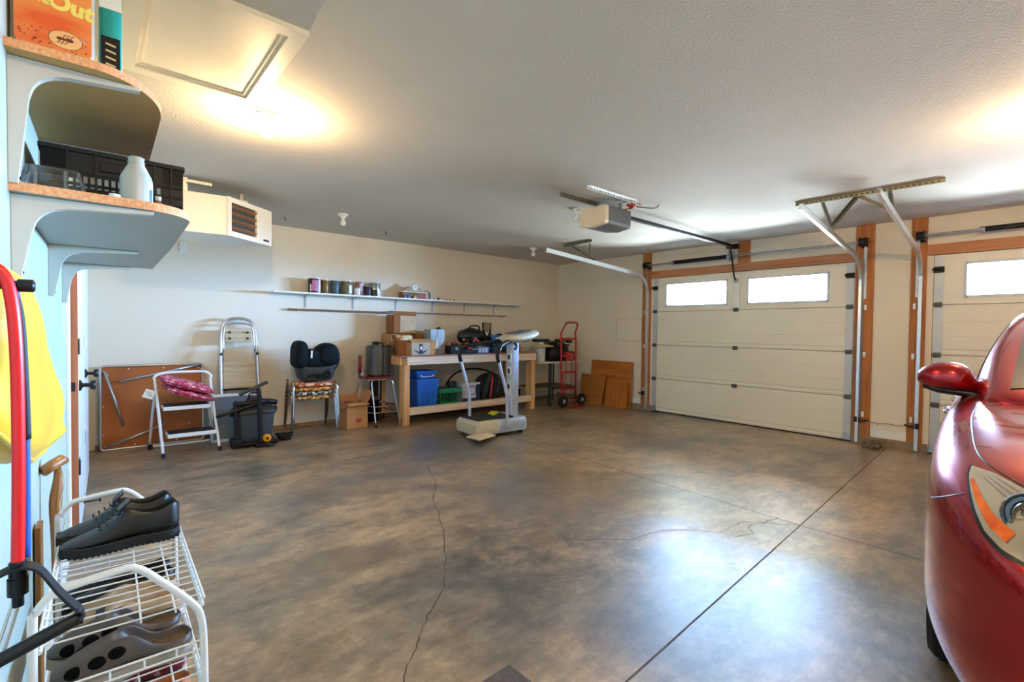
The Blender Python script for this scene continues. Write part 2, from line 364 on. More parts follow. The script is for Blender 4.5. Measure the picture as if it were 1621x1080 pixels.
# garage doors
m_door = M('garage_door_enamel', S(232, 226, 206), .42, var=.025, scale=1.5)
m_pane = glass('window_glass', (.96, .98, 1), .05)
m_pframe = M('window_moulding', S(205, 214, 218), .5, var=.03)
def garage_door(idx, y0, y1, wins):
    dx0, dx1 = XB-.0, XB+.045
    root = bpy.data.objects.new('door_%d' % idx, None); COL.objects.link(root); root.location = (XB, (y0+y1)/2, 0); root['kind'] = 'structure'
    INFO[root.name] = Matrix.Translation((-XB, -(y0+y1)/2, 0))
    zs = [.012, .535, 1.072, 1.612, 2.145]
    for i in range(4):
        a, b_ = zs[i]+.003, zs[i+1]-.003; h = b_-a; s = B()
        if i < 3:
            # section profile with two shallow grooves and a rounded meeting lip
            pr = [(dx1, a), (dx0+.006, a), (dx0, a+.012), (dx0, a+h*.06), (dx0+.006, a+h*.075), (dx0+.006, a+h*.11), (dx0, a+h*.125)]
            for t in (.36, .66): pr += [(dx0, a+h*t-.006), (dx0+.004, a+h*t-.002), (dx0+.004, a+h*t+.002), (dx0, a+h*t+.006)]
            pr += [(dx0, b_-.012), (dx0+.006, b_), (dx1, b_)]
            s.prism([(p[0], p[1]) for p in pr], y1-y0-.01, 'xz', y0+.005)
        else:
            ys = [y0+.005]+[v for w_ in sorted(wins) for v in w_]+[y1-.005]
            for k in range(0, len(ys), 2): s.bx(dx0, dx1, ys[k], ys[k+1], a, b_)
            for w_ in wins: s.bx(dx0, dx1, w_[0], w_[1], a, 1.70); s.bx(dx0, dx1, w_[0], w_[1], 2.035, b_)
        sec = s.out('door_section', m_door, root)
        if i == 3:
            for w_ in wins:
                f = B(); t = .02
                for q in ((w_[0]-t, w_[0]+.008, 1.70-t, 2.035+t), (w_[1]-.008, w_[1]+t, 1.70-t, 2.035+t), (w_[0], w_[1], 1.70-t, 1.708), (w_[0], w_[1], 2.027, 2.035+t)): f.bx(dx0-.006, dx0, *q)
                wf = f.out('window_frame', m_pframe, sec)
                B().bx(dx0+.02, dx0+.025, w_[0], w_[1], 1.70, 2.035).out('pane', m_pane, sec)
    e = B(); e.bx(dx1, dx1+.012, y0-.04, y1+.04, 1.60, 1.69); e.bx(dx1, dx1+.012, y0-.04, y1+.04, 2.045, 2.19); e.bx(dx1, dx1+.012, y0-.04, y1+.04, 0, 1.60)
    for a_, b_ in zip([y0-.04]+[w_[1]+.01 for w_ in sorted(wins)], [w_[0]-.01 for w_ in sorted(wins)]+[y1+.04]): e.bx(dx1, dx1+.012, a_, b_, 1.69, 2.045)
    e.out('outer_skin', m_door, root)
    e = B()
    for z0, z1 in zip(zs, zs[1:]):
        e.bx(dx0-.006, dx0, y0+.012, y0+.085, z0+.01, z1-.01); e.bx(dx0-.006, dx0, y1-.085, y1-.012, z0+.01, z1-.01)
        for yy in (y0+.05, y1-.05):
            for zz in (z0+.07, z0+.12, z1-.07, z1-.12): e.cyl((dx0-.010, yy, zz), (dx0-.006, yy, zz), .005, n=8)
    e.out('end_stile', m_steel if False else M('stile_steel', S(196, 200, 200), .45, metal=.3, var=.05), root)
    for z in zs[1:4]:
        for yy in (y0+.045, (y0+y1)/2+.03, y1-.045):
            hb = B(); hb.bx(dx0-.016, dx0-.006, yy-.032, yy+.032, z-.028, z+.028, .003); hb.cyl((dx0-.018, yy-.038, z), (dx0-.018, yy+.038, z), .009, n=10)
            for s_ in (-1, 1): hb.bx(dx0-.03, dx0-.014, yy+s_*.03-.004, yy+s_*.03+.004, z-.016, z+.016)
            hb.out('hinge', M('hinge_grey', S(98, 98, 92), .5, metal=.6), root)
    for yy in (y0+.045, y1-.045):
        hb = B(); hb.bx(dx0-.018, dx0-.006, yy-.045, yy+.045, 1.955, 2.02, .004); hb.cyl((dx0-.04, yy-.04, 1.99), (dx0-.04, yy+.05, 1.99), .014, n=12)
        hb.out('top_roller_bracket', m_dark, root)
        hb = B(); hb.bx(dx0-.03, dx0-.006, yy-.05, yy+.05, .02, .045); hb.bx(dx0-.014, dx0-.006, yy-.04, yy+.04, .02, .1); hb.out('bottom_bracket', m_steel, root)
    st = B(); st.bx(dx0+.004, dx1-.004, y0+.01, y1-.01, 0, .016); st.out('bottom_seal', m_rubber, root)
    # stiffening strut that the opener arm bolts to
    yc = (y0+y1)/2+.03
    st = B(); st.bx(dx0-.014, dx0-.006, yc-.045, yc-.030, 1.62, 2.10); st.bx(dx0-.014, dx0-.006, yc+.030, yc+.045, 1.62, 2.10); st.bx(dx0-.010, dx0-.006, yc-.03, yc+.03, 1.62, 2.10)
    st.out('opener_reinforcement', m_white, root)
    return root
garage_door(1, *D1, [(1.975, 2.93), (3.235, 4.19)])
garage_door(2, *D2, [(-1.495, -.54), (-.235, .72)])

struct(B().bx(XB+.17, XB+.80, -3.0, 5.6, 2.075, 2.20), 'trim_30', m_white)   # soffit outside over the doors
# tracks, brackets, springs (one set for each door)
def sweep_track(path, y, name, parent, wd=.055, th=.018):
    """C shaped steel track: path in x,z"""
    b = B(); n = len(path); secs = []
    for i, (x, z) in enumerate(path):
        a = path[max(0, i-1)]; c = path[min(n-1, i+1)]; t = Vector((c[0]-a[0], 0, c[1]-a[1])).normalized(); nn = Vector((-t.z, 0, t.x))
        P_ = Vector((x, y, z))
        # profile in (normal, y)
        pr = [(-wd/2, 0), (-wd/2, th), (-wd/2+.004, th), (-wd/2+.004, .004), (wd/2-.004, .004), (wd/2-.004, th), (wd/2, th), (wd/2, 0)]
        secs.append([P_+nn*p+Vector((0, 1, 0))*(q if y > 1.3 and y < 3 or y < -1 else -q)*1.0 for p, q in pr])
    b.loft(secs); return b.out(name, m_galv, parent)
m_galv = M('track_galvanised', S(214, 218, 218), .30, metal=.7, var=.06, scale=14)
def track(y, xend, zend, sgn, label, zs_=2.20):
    t = T('door_track', label, 'garage door track', (6.80, y, 0))
    path = [(6.805, .02), (6.805, 1.85)]
    for k in range(1, 9):
        a = k/8*PI/2; path.append((6.805-.34*(1-math.cos(a)), 1.86+.34*math.sin(a)))
    path += [((6.465+xend)/2, (2.20+zend)/2), (xend, zend)]
    b = B(); secs = []; n = len(path); wd = .056; th = .03
    for i, (x, z) in enumerate(path):
        a = path[max(0, i-1)]; c = path[min(n-1, i+1)]; d = Vector((c[0]-a[0], 0, c[1]-a[1])).normalized(); nn = Vector((-d.z, 0, d.x)); P_ = Vector((x, y, z))
        pr = [(-wd/2, 0), (-wd/2, th), (-wd/2+.006, th), (-wd/2+.006, .004), (wd/2-.006, .004), (wd/2-.006, th), (wd/2, th), (wd/2, 0)]
        secs.append([P_+nn*p+Vector((0, sgn*(th/2-q), 0)) for p, q in pr])
    b.loft(secs); b.out('track_rail', m_galv, t)
    b = B(); b.bx(6.815, 6.835, y-sgn*.022-.003, y-sgn*.022+.003, .02, 1.95); b.bx(6.826, 6.836, min(y-sgn*.02, y-sgn*.05), max(y-sgn*.02, y-sgn*.05), 1.70, 2.34)
    b.out('wall_angle', m_steel, t)
    for z in (.35, 1.05, 1.6):
        b = B(); b.bx(6.80, 6.836, y-sgn*.05-.012, y-sgn*.05+.012, z-.03, z+.03); b.cyl((6.79, y-sgn*.045, z), (6.80, y-sgn*.045, z), .007, n=8); b.out('jamb_clip', m_white, t)
    return t
track(4.50, 4.47, 2.335, -1, 'bright steel roller track left of the left garage door, bending back under the ceiling')
track(1.62, 4.83, 2.43, 1, 'bright steel roller track at the right side of the left garage door')
track(1.075, 4.96, 2.48, -1, 'steel roller track at the left side of the right garage door')
m_angle = M('perforated_angle', S(150, 146, 120), .5, metal=.6, var=.1)
def perf_bar(b, p0, p1, w_=.032, t=.003, side=Vector((0, 0, 1)), holes=None):
    p0 = Vector(p0); p1 = Vector(p1); d = (p1-p0); L_ = d.length; d.normalize(); s = (side-d*side.dot(d)).normalized(); n = d.cross(s)
    R = Matrix((d, s, n)).transposed(); c = (p0+p1)/2
    b.box(c, (L_, w_, t), R); b.box(c+s*(w_/2)+n*(w_/2), (L_, t, w_), R)
def slots(b, p0, p1, side, step=.04):
    p0 = Vector(p0); p1 = Vector(p1); d = (p1-p0); L_ = d.length; d.normalize(); s = (side-d*side.dot(d)).normalized(); n = d.cross(s); R = Matrix((d, s, n)).transposed()
    k = int(L_/step)
    for i in range(k): b.box(p0+d*(step*(i+.5)), (.018, .009, .0046), R)
def hanger(label, segs, loc):
    t = T('track_hanger', label, 'track hanger', loc)
    for nm, p0, p1, side in segs:
        b = B(); perf_bar(b, p0, p1, side=Vector(side)); b.mi = 1; slots(b, p0, p1, Vector(side)); b.out(nm, (m_angle, m_black), t)
hanger('long perforated steel angle with struts hanging the two tracks between the garage doors',
       [('ceiling_angle', (5.20, 1.79, HC-.02), (5.22, .69, HC-.02), (0, 0, 1)), ('strut', (5.21, 1.56, HC-.03), (5.62, 1.60, 2.365), (0, 1, 0)),
        ('strut', (5.21, 1.30, HC-.03), (5.60, 1.60, 2.37), (1, 0, 0)), ('strut', (5.21, 1.30, HC-.03), (5.60, 1.10, 2.40), (1, 0, 0)), ('strut', (5.21, 1.05, HC-.03), (5.60, 1.10, 2.42), (0, 1, 0))], (5.2, 1.3, HC))
hanger('short perforated angle and strut hanging the leftmost track near the back corner',
       [('ceiling_angle', (5.30, 4.95, HC-.02), (5.26, 4.39, HC-.02), (0, 0, 1)), ('strut', (5.29, 4.80, HC-.03), (5.50, 4.53, 2.31), (0, 1, 0)), ('strut', (5.35, 4.50, HC-.03), (5.35, 4.50, 2.34), (0, 1, 0))], (5.3, 4.6, HC))
def spring_set(y0, y1, ysp, label, loc):
    t = T('torsion_spring', label, 'spring', loc); x, z = 6.745, 2.352
    B().cyl((x, y0, z), (x, y1, z), .0125, n=12).out('shaft', m_steel, t)
    pr = []; L_ = abs(ysp[1]-ysp[0]); k = int(L_/.011)
    for i in range(k): pr += [(.024, i*.011), (.030, i*.011+.0055)]
    pr.append((.024, L_))
    B().lathe(pr, (x, max(ysp), z), 'y', 14).out('coil', m_black, t, sm=True)
    for yy in ysp: B().lathe([(.02, -.02), (.032, -.02), (.032, .02), (.02, .02)], (x, yy, z), 'y', 16).out('cone', m_steel, t)
    for yy in (y0+.02, y1-.02):
        b = B().lathe([(.02, -.03), (.055, -.03), (.055, -.024), (.045, -.02), (.045, .02), (.055, .024), (.055, .03), (.02, .03)], (x, yy, z), 'y', 20); b.out('cable_drum', m_dark, t)
        b = B(); b.bx(x-.02, XB-.026, yy-.035, yy-.03, z-.05, z+.05); b.bx(XB-.03, XB-.026, yy-.035, yy+.03, z-.06, z+.06); b.out('bearing_plate', m_dark, t)
    yc = ysp[1]; b = B(); b.bx(x-.015, XB-.028, yc-.005, yc+.005, z-.04, z+.07); b.bx(XB-.034, XB-.028, yc-.04, yc+.04, z-.05, z+.09); b.out('center_bracket', m_steel, t)
spring_set(1.58, 4.52, (4.02, 3.16), 'black torsion spring on its shaft above the left garage door', (6.745, 3.0, 2.352))
spring_set(-1.85, 1.10, (.60, -.25), 'black torsion spring on its shaft above the right garage door', (6.745, -.4, 2.352))
# lift cables
b = B(); b.cyl((6.79, 1.665, .08), (6.75, 1.665, 2.33), .002, n=6); tag(b.out('lift_cable', m_steel), 'thin steel lift cable at the right edge of the left garage door', 'cable')

# opener
t = T('garage_door_opener', 'grey garage door opener with a long black rail hanging from the ceiling', 'garage door opener', (3.9, 3.06, HC))
m_opf = M('opener_lens', S(216, 200, 172), .35, var=.08, scale=3)
m_opg = M('opener_grey', S(92, 96, 98), .4, var=.06)
b = B(); b.prism([(-.155, .0), (-.15, -.03), (.0, -.05), (.15, -.03), (.155, 0), (.155, .145), (-.155, .145)], .36, 'yz', 3.72); 
b.xf(Matrix.Translation((0, 3.06, 2.345))); b.out('motor_housing', m_opg, t, bevel=.008)
b = B(); b.prism([(-.16, -.005), (-.15, -.035), (.0, -.052), (.15, -.035), (.16, -.005), (.16, .14), (-.16, .14)], .06, 'yz', 3.66); b.xf(Matrix.Translation((0, 3.06, 2.345))); b.out('light_lens', m_opf, t, bevel=.008)
b = B(); b.bx(4.081, 4.10, 2.93, 3.19, 2.33, 2.49, .004); b.out('end_cap', m_white, t)
b = B(); b.bx(3.80, 4.05, 2.98, 3.14, 2.49, 2.505); b.bx(3.85, 3.90, 3.02, 3.10, 2.50, 2.52); b.out('top_plate', m_dark, t)
B().bx(4.02, 4.10, 3.03, 3.08, 2.485, 2.525, .006).out('sprocket_cover', m_dark, t)
rl = B(); rl.bx(4.08, 6.80, 3.085, 3.115, 2.478, 2.512, .003); rl.out('rail', m_black, t)
rl = B(); rl.bx(4.16, 6.72, 3.094, 3.106, 2.466, 2.474); rl.out('chain', m_steel, t)
rl = B(); rl.bx(4.16, 4.24, 3.07, 3.13, 2.462, 2.525, .004); rl.out('rail_bracket', m_dark, t)
rl = B(); rl.bx(6.60, 6.70, 3.07, 3.13, 2.44, 2.478, .004); rl.tube([(6.65, 3.10, 2.45), (6.70, 3.10, 2.36), (6.80, 3.10, 2.06), (6.835, 3.09, 2.02)], .011, 6); rl.out('pull_arm', m_dark, t)
rl = B(); rl.bx(6.79, XB-.027, 3.06, 3.14, 2.46, 2.53, .004); rl.out('header_bracket', m_dark, t)
B().bx(6.825, XB-.005, 3.06, 3.12, 1.99, 2.05, .004).out('door_bracket', m_steel, t)
for yy, x0, x1 in ((3.13, 3.28, 3.84), (2.80, 3.28, 4.03)):
    b = B(); perf_bar(b, (x0, yy, HC-.018), (x1, yy, HC-.018)); b.mi = 1; slots(b, (x0, yy, HC-.018), (x1, yy, HC-.018), Vector((0, 0, 1))); b.out('ceiling_bar', (m_galv if yy < 3 else m_angle, m_black), t)
b = B(); b.bx(3.80, 3.825, 3.13, 3.155, 2.49, HC-.03); b.bx(3.92, 3.945, 2.92, 2.945, 2.49, HC-.02); b.box((3.935, 2.87, HC-.012), (.03, .16, .004)); b.out('hanger_strap', m_steel, t)
b = B(); b.tube([(4.0, 2.95, 2.50), (4.02, 2.90, 2.50), (4.06, 2.86, 2.515), (4.04, 2.83, 2.54), (4.10, 2.80, 2.54)], .005, 6, smooth=4)
for k in range(9): b.ball((4.03+random.uniform(-.05, .05), 2.86+random.uniform(-.03, .03), 2.52+random.uniform(-.012, .012)), .018, n=6)
b.out('coiled_red_cord', M('red_wire', S(190, 40, 28), .5), t, sm=True, label='red cord bundled on top of the motor')
b = B(); b.tube([(4.10, 2.86, 2.53), (4.22, 2.78, 2.52), (4.30, 2.76, 2.535), (4.32, 2.74, HC)], .006, 6, smooth=4); b.out('power_cord', M('brown_wire', S(96, 70, 60), .5), t, sm=True)

# ceiling lamps: bare bulbs on porcelain holders
m_porc = M('porcelain', S(238, 234, 224), .3, var=.02)
m_lit = M('lit_bulb', (1, .8, .5), .3, emis=((1, .66, .34), BULB))
m_unlit = M('unlit_bulb', S(240, 238, 232), .15, var=.02)
def bulb(x, y, on, label):
    t = T('ceiling_lamp', label, 'lamp', (x, y, HC), frame='L', group=None)
    B().lathe([(.055, 0), (.055, -.012), (.045, -.022), (.03, -.03), (.022, -.05)], n=28).out('lamp_holder', m_porc, t, sm='a')
    B().lathe([(.0, -.133), (.018, -.130), (.029, -.115), (.031, -.100), (.026, -.082), (.016, -.064), (.014, -.048)], n=24, cap=True).out('bulb', m_lit if on else m_unlit, t, sm=True)
    return t
bulb(.80, 3.19, True, 'glowing bare bulb on the ceiling beside the attic hatch')
bulb(4.10, -.02, True, 'glowing bare bulb on the ceiling above the red car')
bulb(.95, -.45, True, 'glowing bare bulb on the ceiling behind the viewer')
bulb(2.134, 5.37, False, 'unlit ceiling bulb above the left end of the paint can shelf')
bulb(3.859, 3.42, False, 'unlit ceiling bulb beside the garage door opener')
bulb(5.176, 5.48, False, 'unlit ceiling bulb in the far back corner')
def hook(x, y, label):
    b = B(); b.tube([(x, y, HC), (x, y, HC-.03), (x+.012, y, HC-.045), (x+.018, y, HC-.03)], .004, 6, smooth=3); tag(b.out('ceiling_hook', m_dark, sm=True), label, 'hook')
hook(2.906, 5.89, 'small dark hook in the ceiling above the paint can shelf'); hook(1.684, 5.95, 'small dark hook in the ceiling just right of the heater')

# attic hatch
t = T('attic_hatch', 'white attic hatch with a raised frame in the ceiling', 'hatch', (.42, 2.62, HC))
x0, x1, y0, y1 = .10, .715, 2.18, 3.07
b = B()
for q in ((x0, x1, y0, y0+.065), (x0, x1, y1-.065, y1), (x0, x0+.065, y0+.065, y1-.065), (x1-.065, x1, y0+.065, y1-.065)): b.bx(*q, HC-.022, HC)
b.out('frame', M('hatch_white', S(226, 220, 198), .5, var=.02), t)
b = B()
for q in ((x0+.065, x1-.065, y0+.065, y0+.085), (x0+.065, x1-.065, y1-.085, y1-.065), (x0+.065, x0+.085, y0+.085, y1-.085), (x1-.085, x1-.065, y0+.085, y1-.085)): b.bx(*q, HC-.013, HC)
b.out('moulding', M('hatch_moulding', S(216, 208, 182), .5), t)
B().bx(x0+.085, x1-.085, y0+.085, y1-.085, HC-.006, HC).out('panel', MATS['hatch_white'], t)

# unit heater hanging from the ceiling
m_heat = M('heater_enamel', S(236, 228, 208), .4, var=.02)
t = T('unit_heater', 'cream unit heater with louvres hanging under the ceiling near the shelves', 'heater', (.95, 5.1, HC))
RZ = .0
def H(b): return b
hx0, hx1, hy0, hy1, hz0, hz1 = .60, 1.245, 4.80, 5.25, 2.085, 2.425
b = B(); pts = [(.60, 4.90), (.895, 4.88), (1.285, 5.28), (1.285, 5.30), (.62, 5.36)]
b = B(); b.prism([(.50, 4.90), (.892, 4.86), (1.335, 5.22), (1.10, 5.46), (.55, 5.40)], hz1-hz0, 'xy', hz0, .006); b.out('casing', m_heat, t)
d = Vector((1.335-.892, 5.22-4.86, 0)); Lf = d.length; d.normalize(); nrm = Vector((d.y, -d.x, 0)); RF = Matrix((d, nrm, Vector((0, 0, 1)))).transposed(); o0 = Vector((.892, 4.86, 0))
def FP(s, off, z): return o0+d*s+nrm*off+Vector((0, 0, z))
b = B()
for s0, s1, z0, z1 in ((0, .04, hz0, hz1), (.36, Lf, hz0, hz1), (.04, .36, hz0, hz0+.045), (.04, .36, hz1-.045, hz1)): b.box(FP((s0+s1)/2, .012, (z0+z1)/2), (s1-s0, .024, z1-z0), RF)
b.out('front_frame', m_heat, t)
b = B(); b.box(FP(.2, .002, (hz0+hz1)/2), (.33, .004, hz1-hz0-.08), RF); b.out('grille_opening', M('heater_inside', S(46, 38, 30), .6), t)
for k in range(4):
    z = hz0+.075+k*.063; b = B(); b.box(FP(.2, .016, z), (.32, .034, .005), RF @ Matrix.Rotation(.5, 3, 'X')); b.out('louvre', M('louvre_brown', S(176, 128, 88), .4, metal=.3), t)
b = B(); b.box(FP(.49, .026, hz0+.04), (.075, .004, .018), RF); b.out('name_plate', m_dark, t)
b = B(); b.bx(.60, .63, 5.0, 5.03, 2.42, HC); b.bx(.60, 1.10, 5.02, 5.045, 2.425, 2.45); b.bx(1.08, 1.11, 5.25, 5.28, 2.42, HC); b.bx(.58, .61, 4.93, 4.96, 2.42, HC-.02); b.bx(.58, .80, 4.93, 4.95, HC-.055, HC-.03); b.out('mounting_bracket', m_steel, t)

# house doors in wall C
m_dw = M('door_white', S(214, 216, 210), .4, var=.02); m_edge = wood('door_edge_wood', S(176, 106, 62), S(150, 84, 46), 'z')
def house_door(idx, u0, u1, knob_u, zt=2.03):
    root = bpy.data.objects.new('door_%d' % idx, None); COL.objects.link(root); mw = FC @ Matrix.Translation((0, u0, 0)); root.location = mw.to_translation(); root.rotation_euler = mw.to_euler(); root['kind'] = 'structure'
    INFO[root.name] = Matrix.Translation((0, -u0, 0))
    s = B(); s.bx(.004, .046, u0+.002, u1, .012, zt); s.out('slab', m_dw, root)
    s = B(); s.bx(.002, .0465, u0-.003, u0+.003, .012, zt); s.out('slab_edge', m_edge if idx == 3 else m_dw, root, label='bare brown wooden edge' if idx == 3 else None)
    k = B(); k.lathe([(.033, 0), (.033, .008), (.018, .014), (.012, .018), (.012, .045), (.028, .052), (.030, .068), (.024, .076)], (.046, knob_u, .925), 'x', 20); k.out('knob', m_dark, root, sm='a')
    k = B(); k.bx(.014, .034, u0-.006, u0-.002, .905, .955); k.out('latch_plate', m_dark if idx == 3 else m_steel, root)
    for z in (1.16, .46):
        k = B(); k.bx(.046, .0495, u0+.01, u0+.10, z-.045, z+.045); k.cyl((.0495, u0+.008, z-.045), (.0495, u0+.008, z+.045), .006, n=10); k.out('hinge', m_dark if idx == 3 else m_steel, root)
    return root
house_door(3, 3.735, 4.53, 3.86); house_door(4, 4.70, 5.60, 4.78)
b = B(); b.bx(0, .016, 3.64, 3.725, 0, 2.10, .003); struct(b, 'trim_20', m_white, frame='C')
b = B(); b.bx(0, .016, 4.54, 4.69, 0, 2.10, .003); struct(b, 'trim_21', m_white, frame='C')
b = B(); b.bx(0, .016, 5.61, 5.70, 0, 2.10, .003); struct(b, 'trim_22', m_white, frame='C')
b = B(); b.bx(0, .012, -3, 3.63, 0, .1); struct(b, 'baseboard_left', m_white, frame='C')
# rigid door stop on the first door
b = B(); b.tube([(.046, 4.44, .06), (.13, 4.42, .065)], .005, 8); b.lathe([(.011, 0), (.011, .012)], (.125, 4.42, .065), 'x', 12); b.lathe([(.012, 0), (.012, .005)], (.046, 4.44, .06), 'x', 12)
tag(b.out('door_stop', m_black, frame='C'), 'small black rod door stop low on the nearer white door', 'door stop')
# outlets and panel on the walls
def plate(name, c, d, label, cat='outlet'):
    t = T(name, label, cat, c); B().box(c, d, None, .002).out('cover_plate', m_white, t)
    b = B(); cx, cy, cz = c
    for s_ in (-1, 1):
        for k in (-1, 1): b.box((cx+k*.008, cy-d[1]/2-.0005, cz+s_*.022), (.003, .002, .009))
    b.out('sockets', m_black, t)
plate('wall_outlet', (.78, YA-.005, 2.17), (.07, .008, .115), 'white outlet high on the back wall just below the heater')
b = B(); b.bx(XB-.010, XB, 4.635, 5.145, 1.13, 1.50, .003); o = tag(b.out('wall_panel', m_wall), 'painted access panel cover on the wall left of the garage door', 'panel')
b = B()
for q in ((4.63, 5.15, 1.125, 1.13), (4.63, 5.15, 1.50, 1.505), (4.63, 4.635, 1.125, 1.505), (5.145, 5.15, 1.125, 1.505)): b.bx(XB-.011, XB-.001, *q)
for y_ in (4.66, 5.12):
    for z_ in (1.15, 1.48): b.cyl((XB-.012, y_, z_), (XB-.010, y_, z_), .006, n=8)
b.out('panel_rim', M('panel_rim', S(176, 164, 140), .6), o)
# photo eyes
def eye(y, s, label):
    t = T('safety_sensor', label, 'door sensor', (6.79, y, .28))
    B().bx(6.775, 6.80, y-.018, y+.018, .255, .32, .005).out('sensor_body', m_black, t)
    b = B(); b.bx(6.80, XB-.026, min(y, y+s*.03), max(y, y+s*.03), .27, .275); b.bx(6.785, XB-.026, y+s*.03-.004, y+s*.03+.004, .25, .31); b.tube([(6.79, y+s*.03, .28), (6.80, y+s*.07, .275), (XB-.03, y+s*.11, .285)], .010, 8); b.out('bracket', m_dark, t)
eye(4.55, 1, 'black door sensor low beside the plywood sheets'); eye(1.63, -1, 'black door sensor low on the post right of the left garage door'); eye(1.07, 1, 'black door sensor low on the post left of the right garage door')
b = B(); b.tube([(XB-.006, 1.50, .262), (XB-.006, 1.44, .258), (XB-.006, 1.43, .235), (XB-.006, 1.425, .262), (XB-.006, 1.36, .262), (XB-.006, 1.35, .27), (XB-.006, 1.25, .258), (XB-.006, 1.17, .27)], .003, 6)
tag(b.out('sensor_wire', M('old_wire', S(120, 92, 66), .7)), 'thin wire stapled along the wall between the two posts', 'wire')
b = B()
for k in range(14):
    b.ball((6.70+random.uniform(-.07, .06), 1.455+random.uniform(-.07, .07), .028+random.uniform(-.01, .04)), .034, (1, 1, .8), n=6)
b.bx(6.63, 6.80, 1.375, 1.535, 0, .03, .008)
tag(b.out('floor_vent_cage', M('dusty_mesh', S(112, 100, 82), .9, var=.35, scale=40, bump=.6, bscale=90)), 'small dusty brown lump of matted mesh on the floor by the post', 'debris')
b = B(); b.prism([(1.198, 1.374), (.79, 1.36), (.80, .97), (1.21, 1.0)], .006, 'xy', .0005); b.xf(I4)
tag(b.out('floor_mat', M('mat_grey', S(84, 72, 64), .95, var=.15, scale=60, bump=.5, bscale=300)), 'corner of a dark grey mat on the floor at the bottom edge', 'mat')
# ============================================================ LONG SHELF ON THE BACK WALL
t = T('wall_shelf', 'long narrow white shelf on the back wall above the workbench', 'shelf', (3.6, YA, 1.70))
B().bx(1.655, 5.70, 6.30, YA-.004, 1.712, 1.732, .002).out('board', m_white, t)
for x in (2.105, 2.74, 3.393, 4.02, 4.622, 5.247):
    b = B(); b.bx(x-.011, x+.011, YA-.006, YA-.001, 1.555, 1.712); b.bx(x-.011, x+.011, 6.36, YA-.003, 1.706, 1.712); b.prism([(YA-.006, 1.675), (6.49, 1.706), (6.48, 1.706), (YA-.006, 1.665)], .004, 'yz', x-.002)
    b.out('bracket', M('bracket_grey', S(170, 176, 176), .4, metal=.3), t)
SH = 1.7325
# paint cans
m_tin = M('tin', S(178, 180, 180), .3, metal=.85, var=.08)
def can(loc, r, h, body, label, band=None, bail=False, lid=None):
    t = T('paint_can', label, 'can', loc, frame='L', group=None)
    B().lathe([(r-.002, 0), (r, .003), (r, h-.006), (r-.002, h-.003)], n=28).out('can_body', body, t, sm='a')
    b = B(); b.lathe([(r-.006, h-.004), (r+.002, h-.003), (r+.002, h+.003), (r-.005, h+.003), (r-.008, h-.001), (.001, h-.001)], n=28); b.lathe([(r, .0), (r+.0015, .0), (r+.0015, .005), (r, .006)], n=28, cap=False)
    b.out('rim', lid or m_tin, t, sm='a')
    if band:
        for a0, a1, z0, z1, mt in band:
            k = 8; P_ = [[Vector(((r+.0008)*math.cos(a0+(a1-a0)*i/k), (r+.0008)*math.sin(a0+(a1-a0)*i/k), z)) for i in range(k+1)] for z in (z0*h, z1*h)]
            B().grid(P_).out('paper_label', mt, t)
    if bail:
        b = B(); b.tube([(r*math.cos(a), .0-.0*a, h*.8+.0+ (r+.02)*math.sin(a)) for a in [i/12*PI for i in range(13)]], .0018, 6); b.out('wire_handle', m_steel, t)
    return t
dn = -PI/2
mk = lambda n, c, c2=None, s=30: M(n, c, .4, rgb2=c2, scale=s) if c2 else M(n, c, .4, scale=s)
k_blk, k_wht, k_mag, k_gold, k_teal, k_grn = mk('can_black', S(30, 30, 36)), mk('label_white', S(225, 222, 220)), mk('label_magenta', S(190, 86, 140), S(210, 140, 170)), mk('can_gold', S(120, 92, 28)), mk('can_teal', S(58, 84, 92)), mk('can_green', S(92, 104, 74))
k_pur, k_brn = mk('label_purple', S(96, 66, 128)), mk('can_brown', S(96, 78, 52), S(140, 128, 104))
can((2.18, 6.42, SH), .076, .185, k_blk, 'leftmost paint can on the shelf, black with a magenta and white label', [(dn-.7, dn+.2, .12, .9, k_mag), (dn+.25, dn+.45, .1, .92, k_pur), (dn+.45, dn+.95, .05, .95, k_wht), (dn-1.1, dn-.8, .1, .6, k_wht)])
can((2.315, 6.43, SH), .052, .178, k_gold, 'narrow dark gold can, second from the left on the shelf')
can((2.44, 6.41, SH), .055, .180, k_teal, 'narrow dark teal can between the gold can and the brown can')
can((2.605, 6.43, SH), .078, .183, k_brn, 'brown paint can with a square white label, in the middle of the cans', [(dn+.1, dn+.85, .12, .7, k_wht), (dn-.9, dn-.1, .05, .9, k_grn)])
can((2.735, 6.38, SH), .040, .10, k_wht, 'small pale can standing in front of the brown paint can')
can((2.80, 6.44, SH), .062, .19, mk('can_rose', S(140, 78, 86), S(190, 160, 170)), 'rose coloured paint can left of the dark jar', [(dn-.5, dn+.3, .35, .9, mk('label_pink', S(210, 190, 205)))])
can((2.885, 6.38, SH), .045, .13, mk('can_navy', S(30, 28, 52)), 'small navy jar in front of the big grey green paint can')
can((3.01, 6.43, SH), .078, .19, m_tin, 'big paint can with a green grey top band and wire handle, rightmost of the cans', [(0-PI, 0, .55, .97, k_grn), (dn-.9, dn+.1, .05, .5, k_blk), (dn+.3, dn+.9, .02, .5, k_wht)], bail=True)
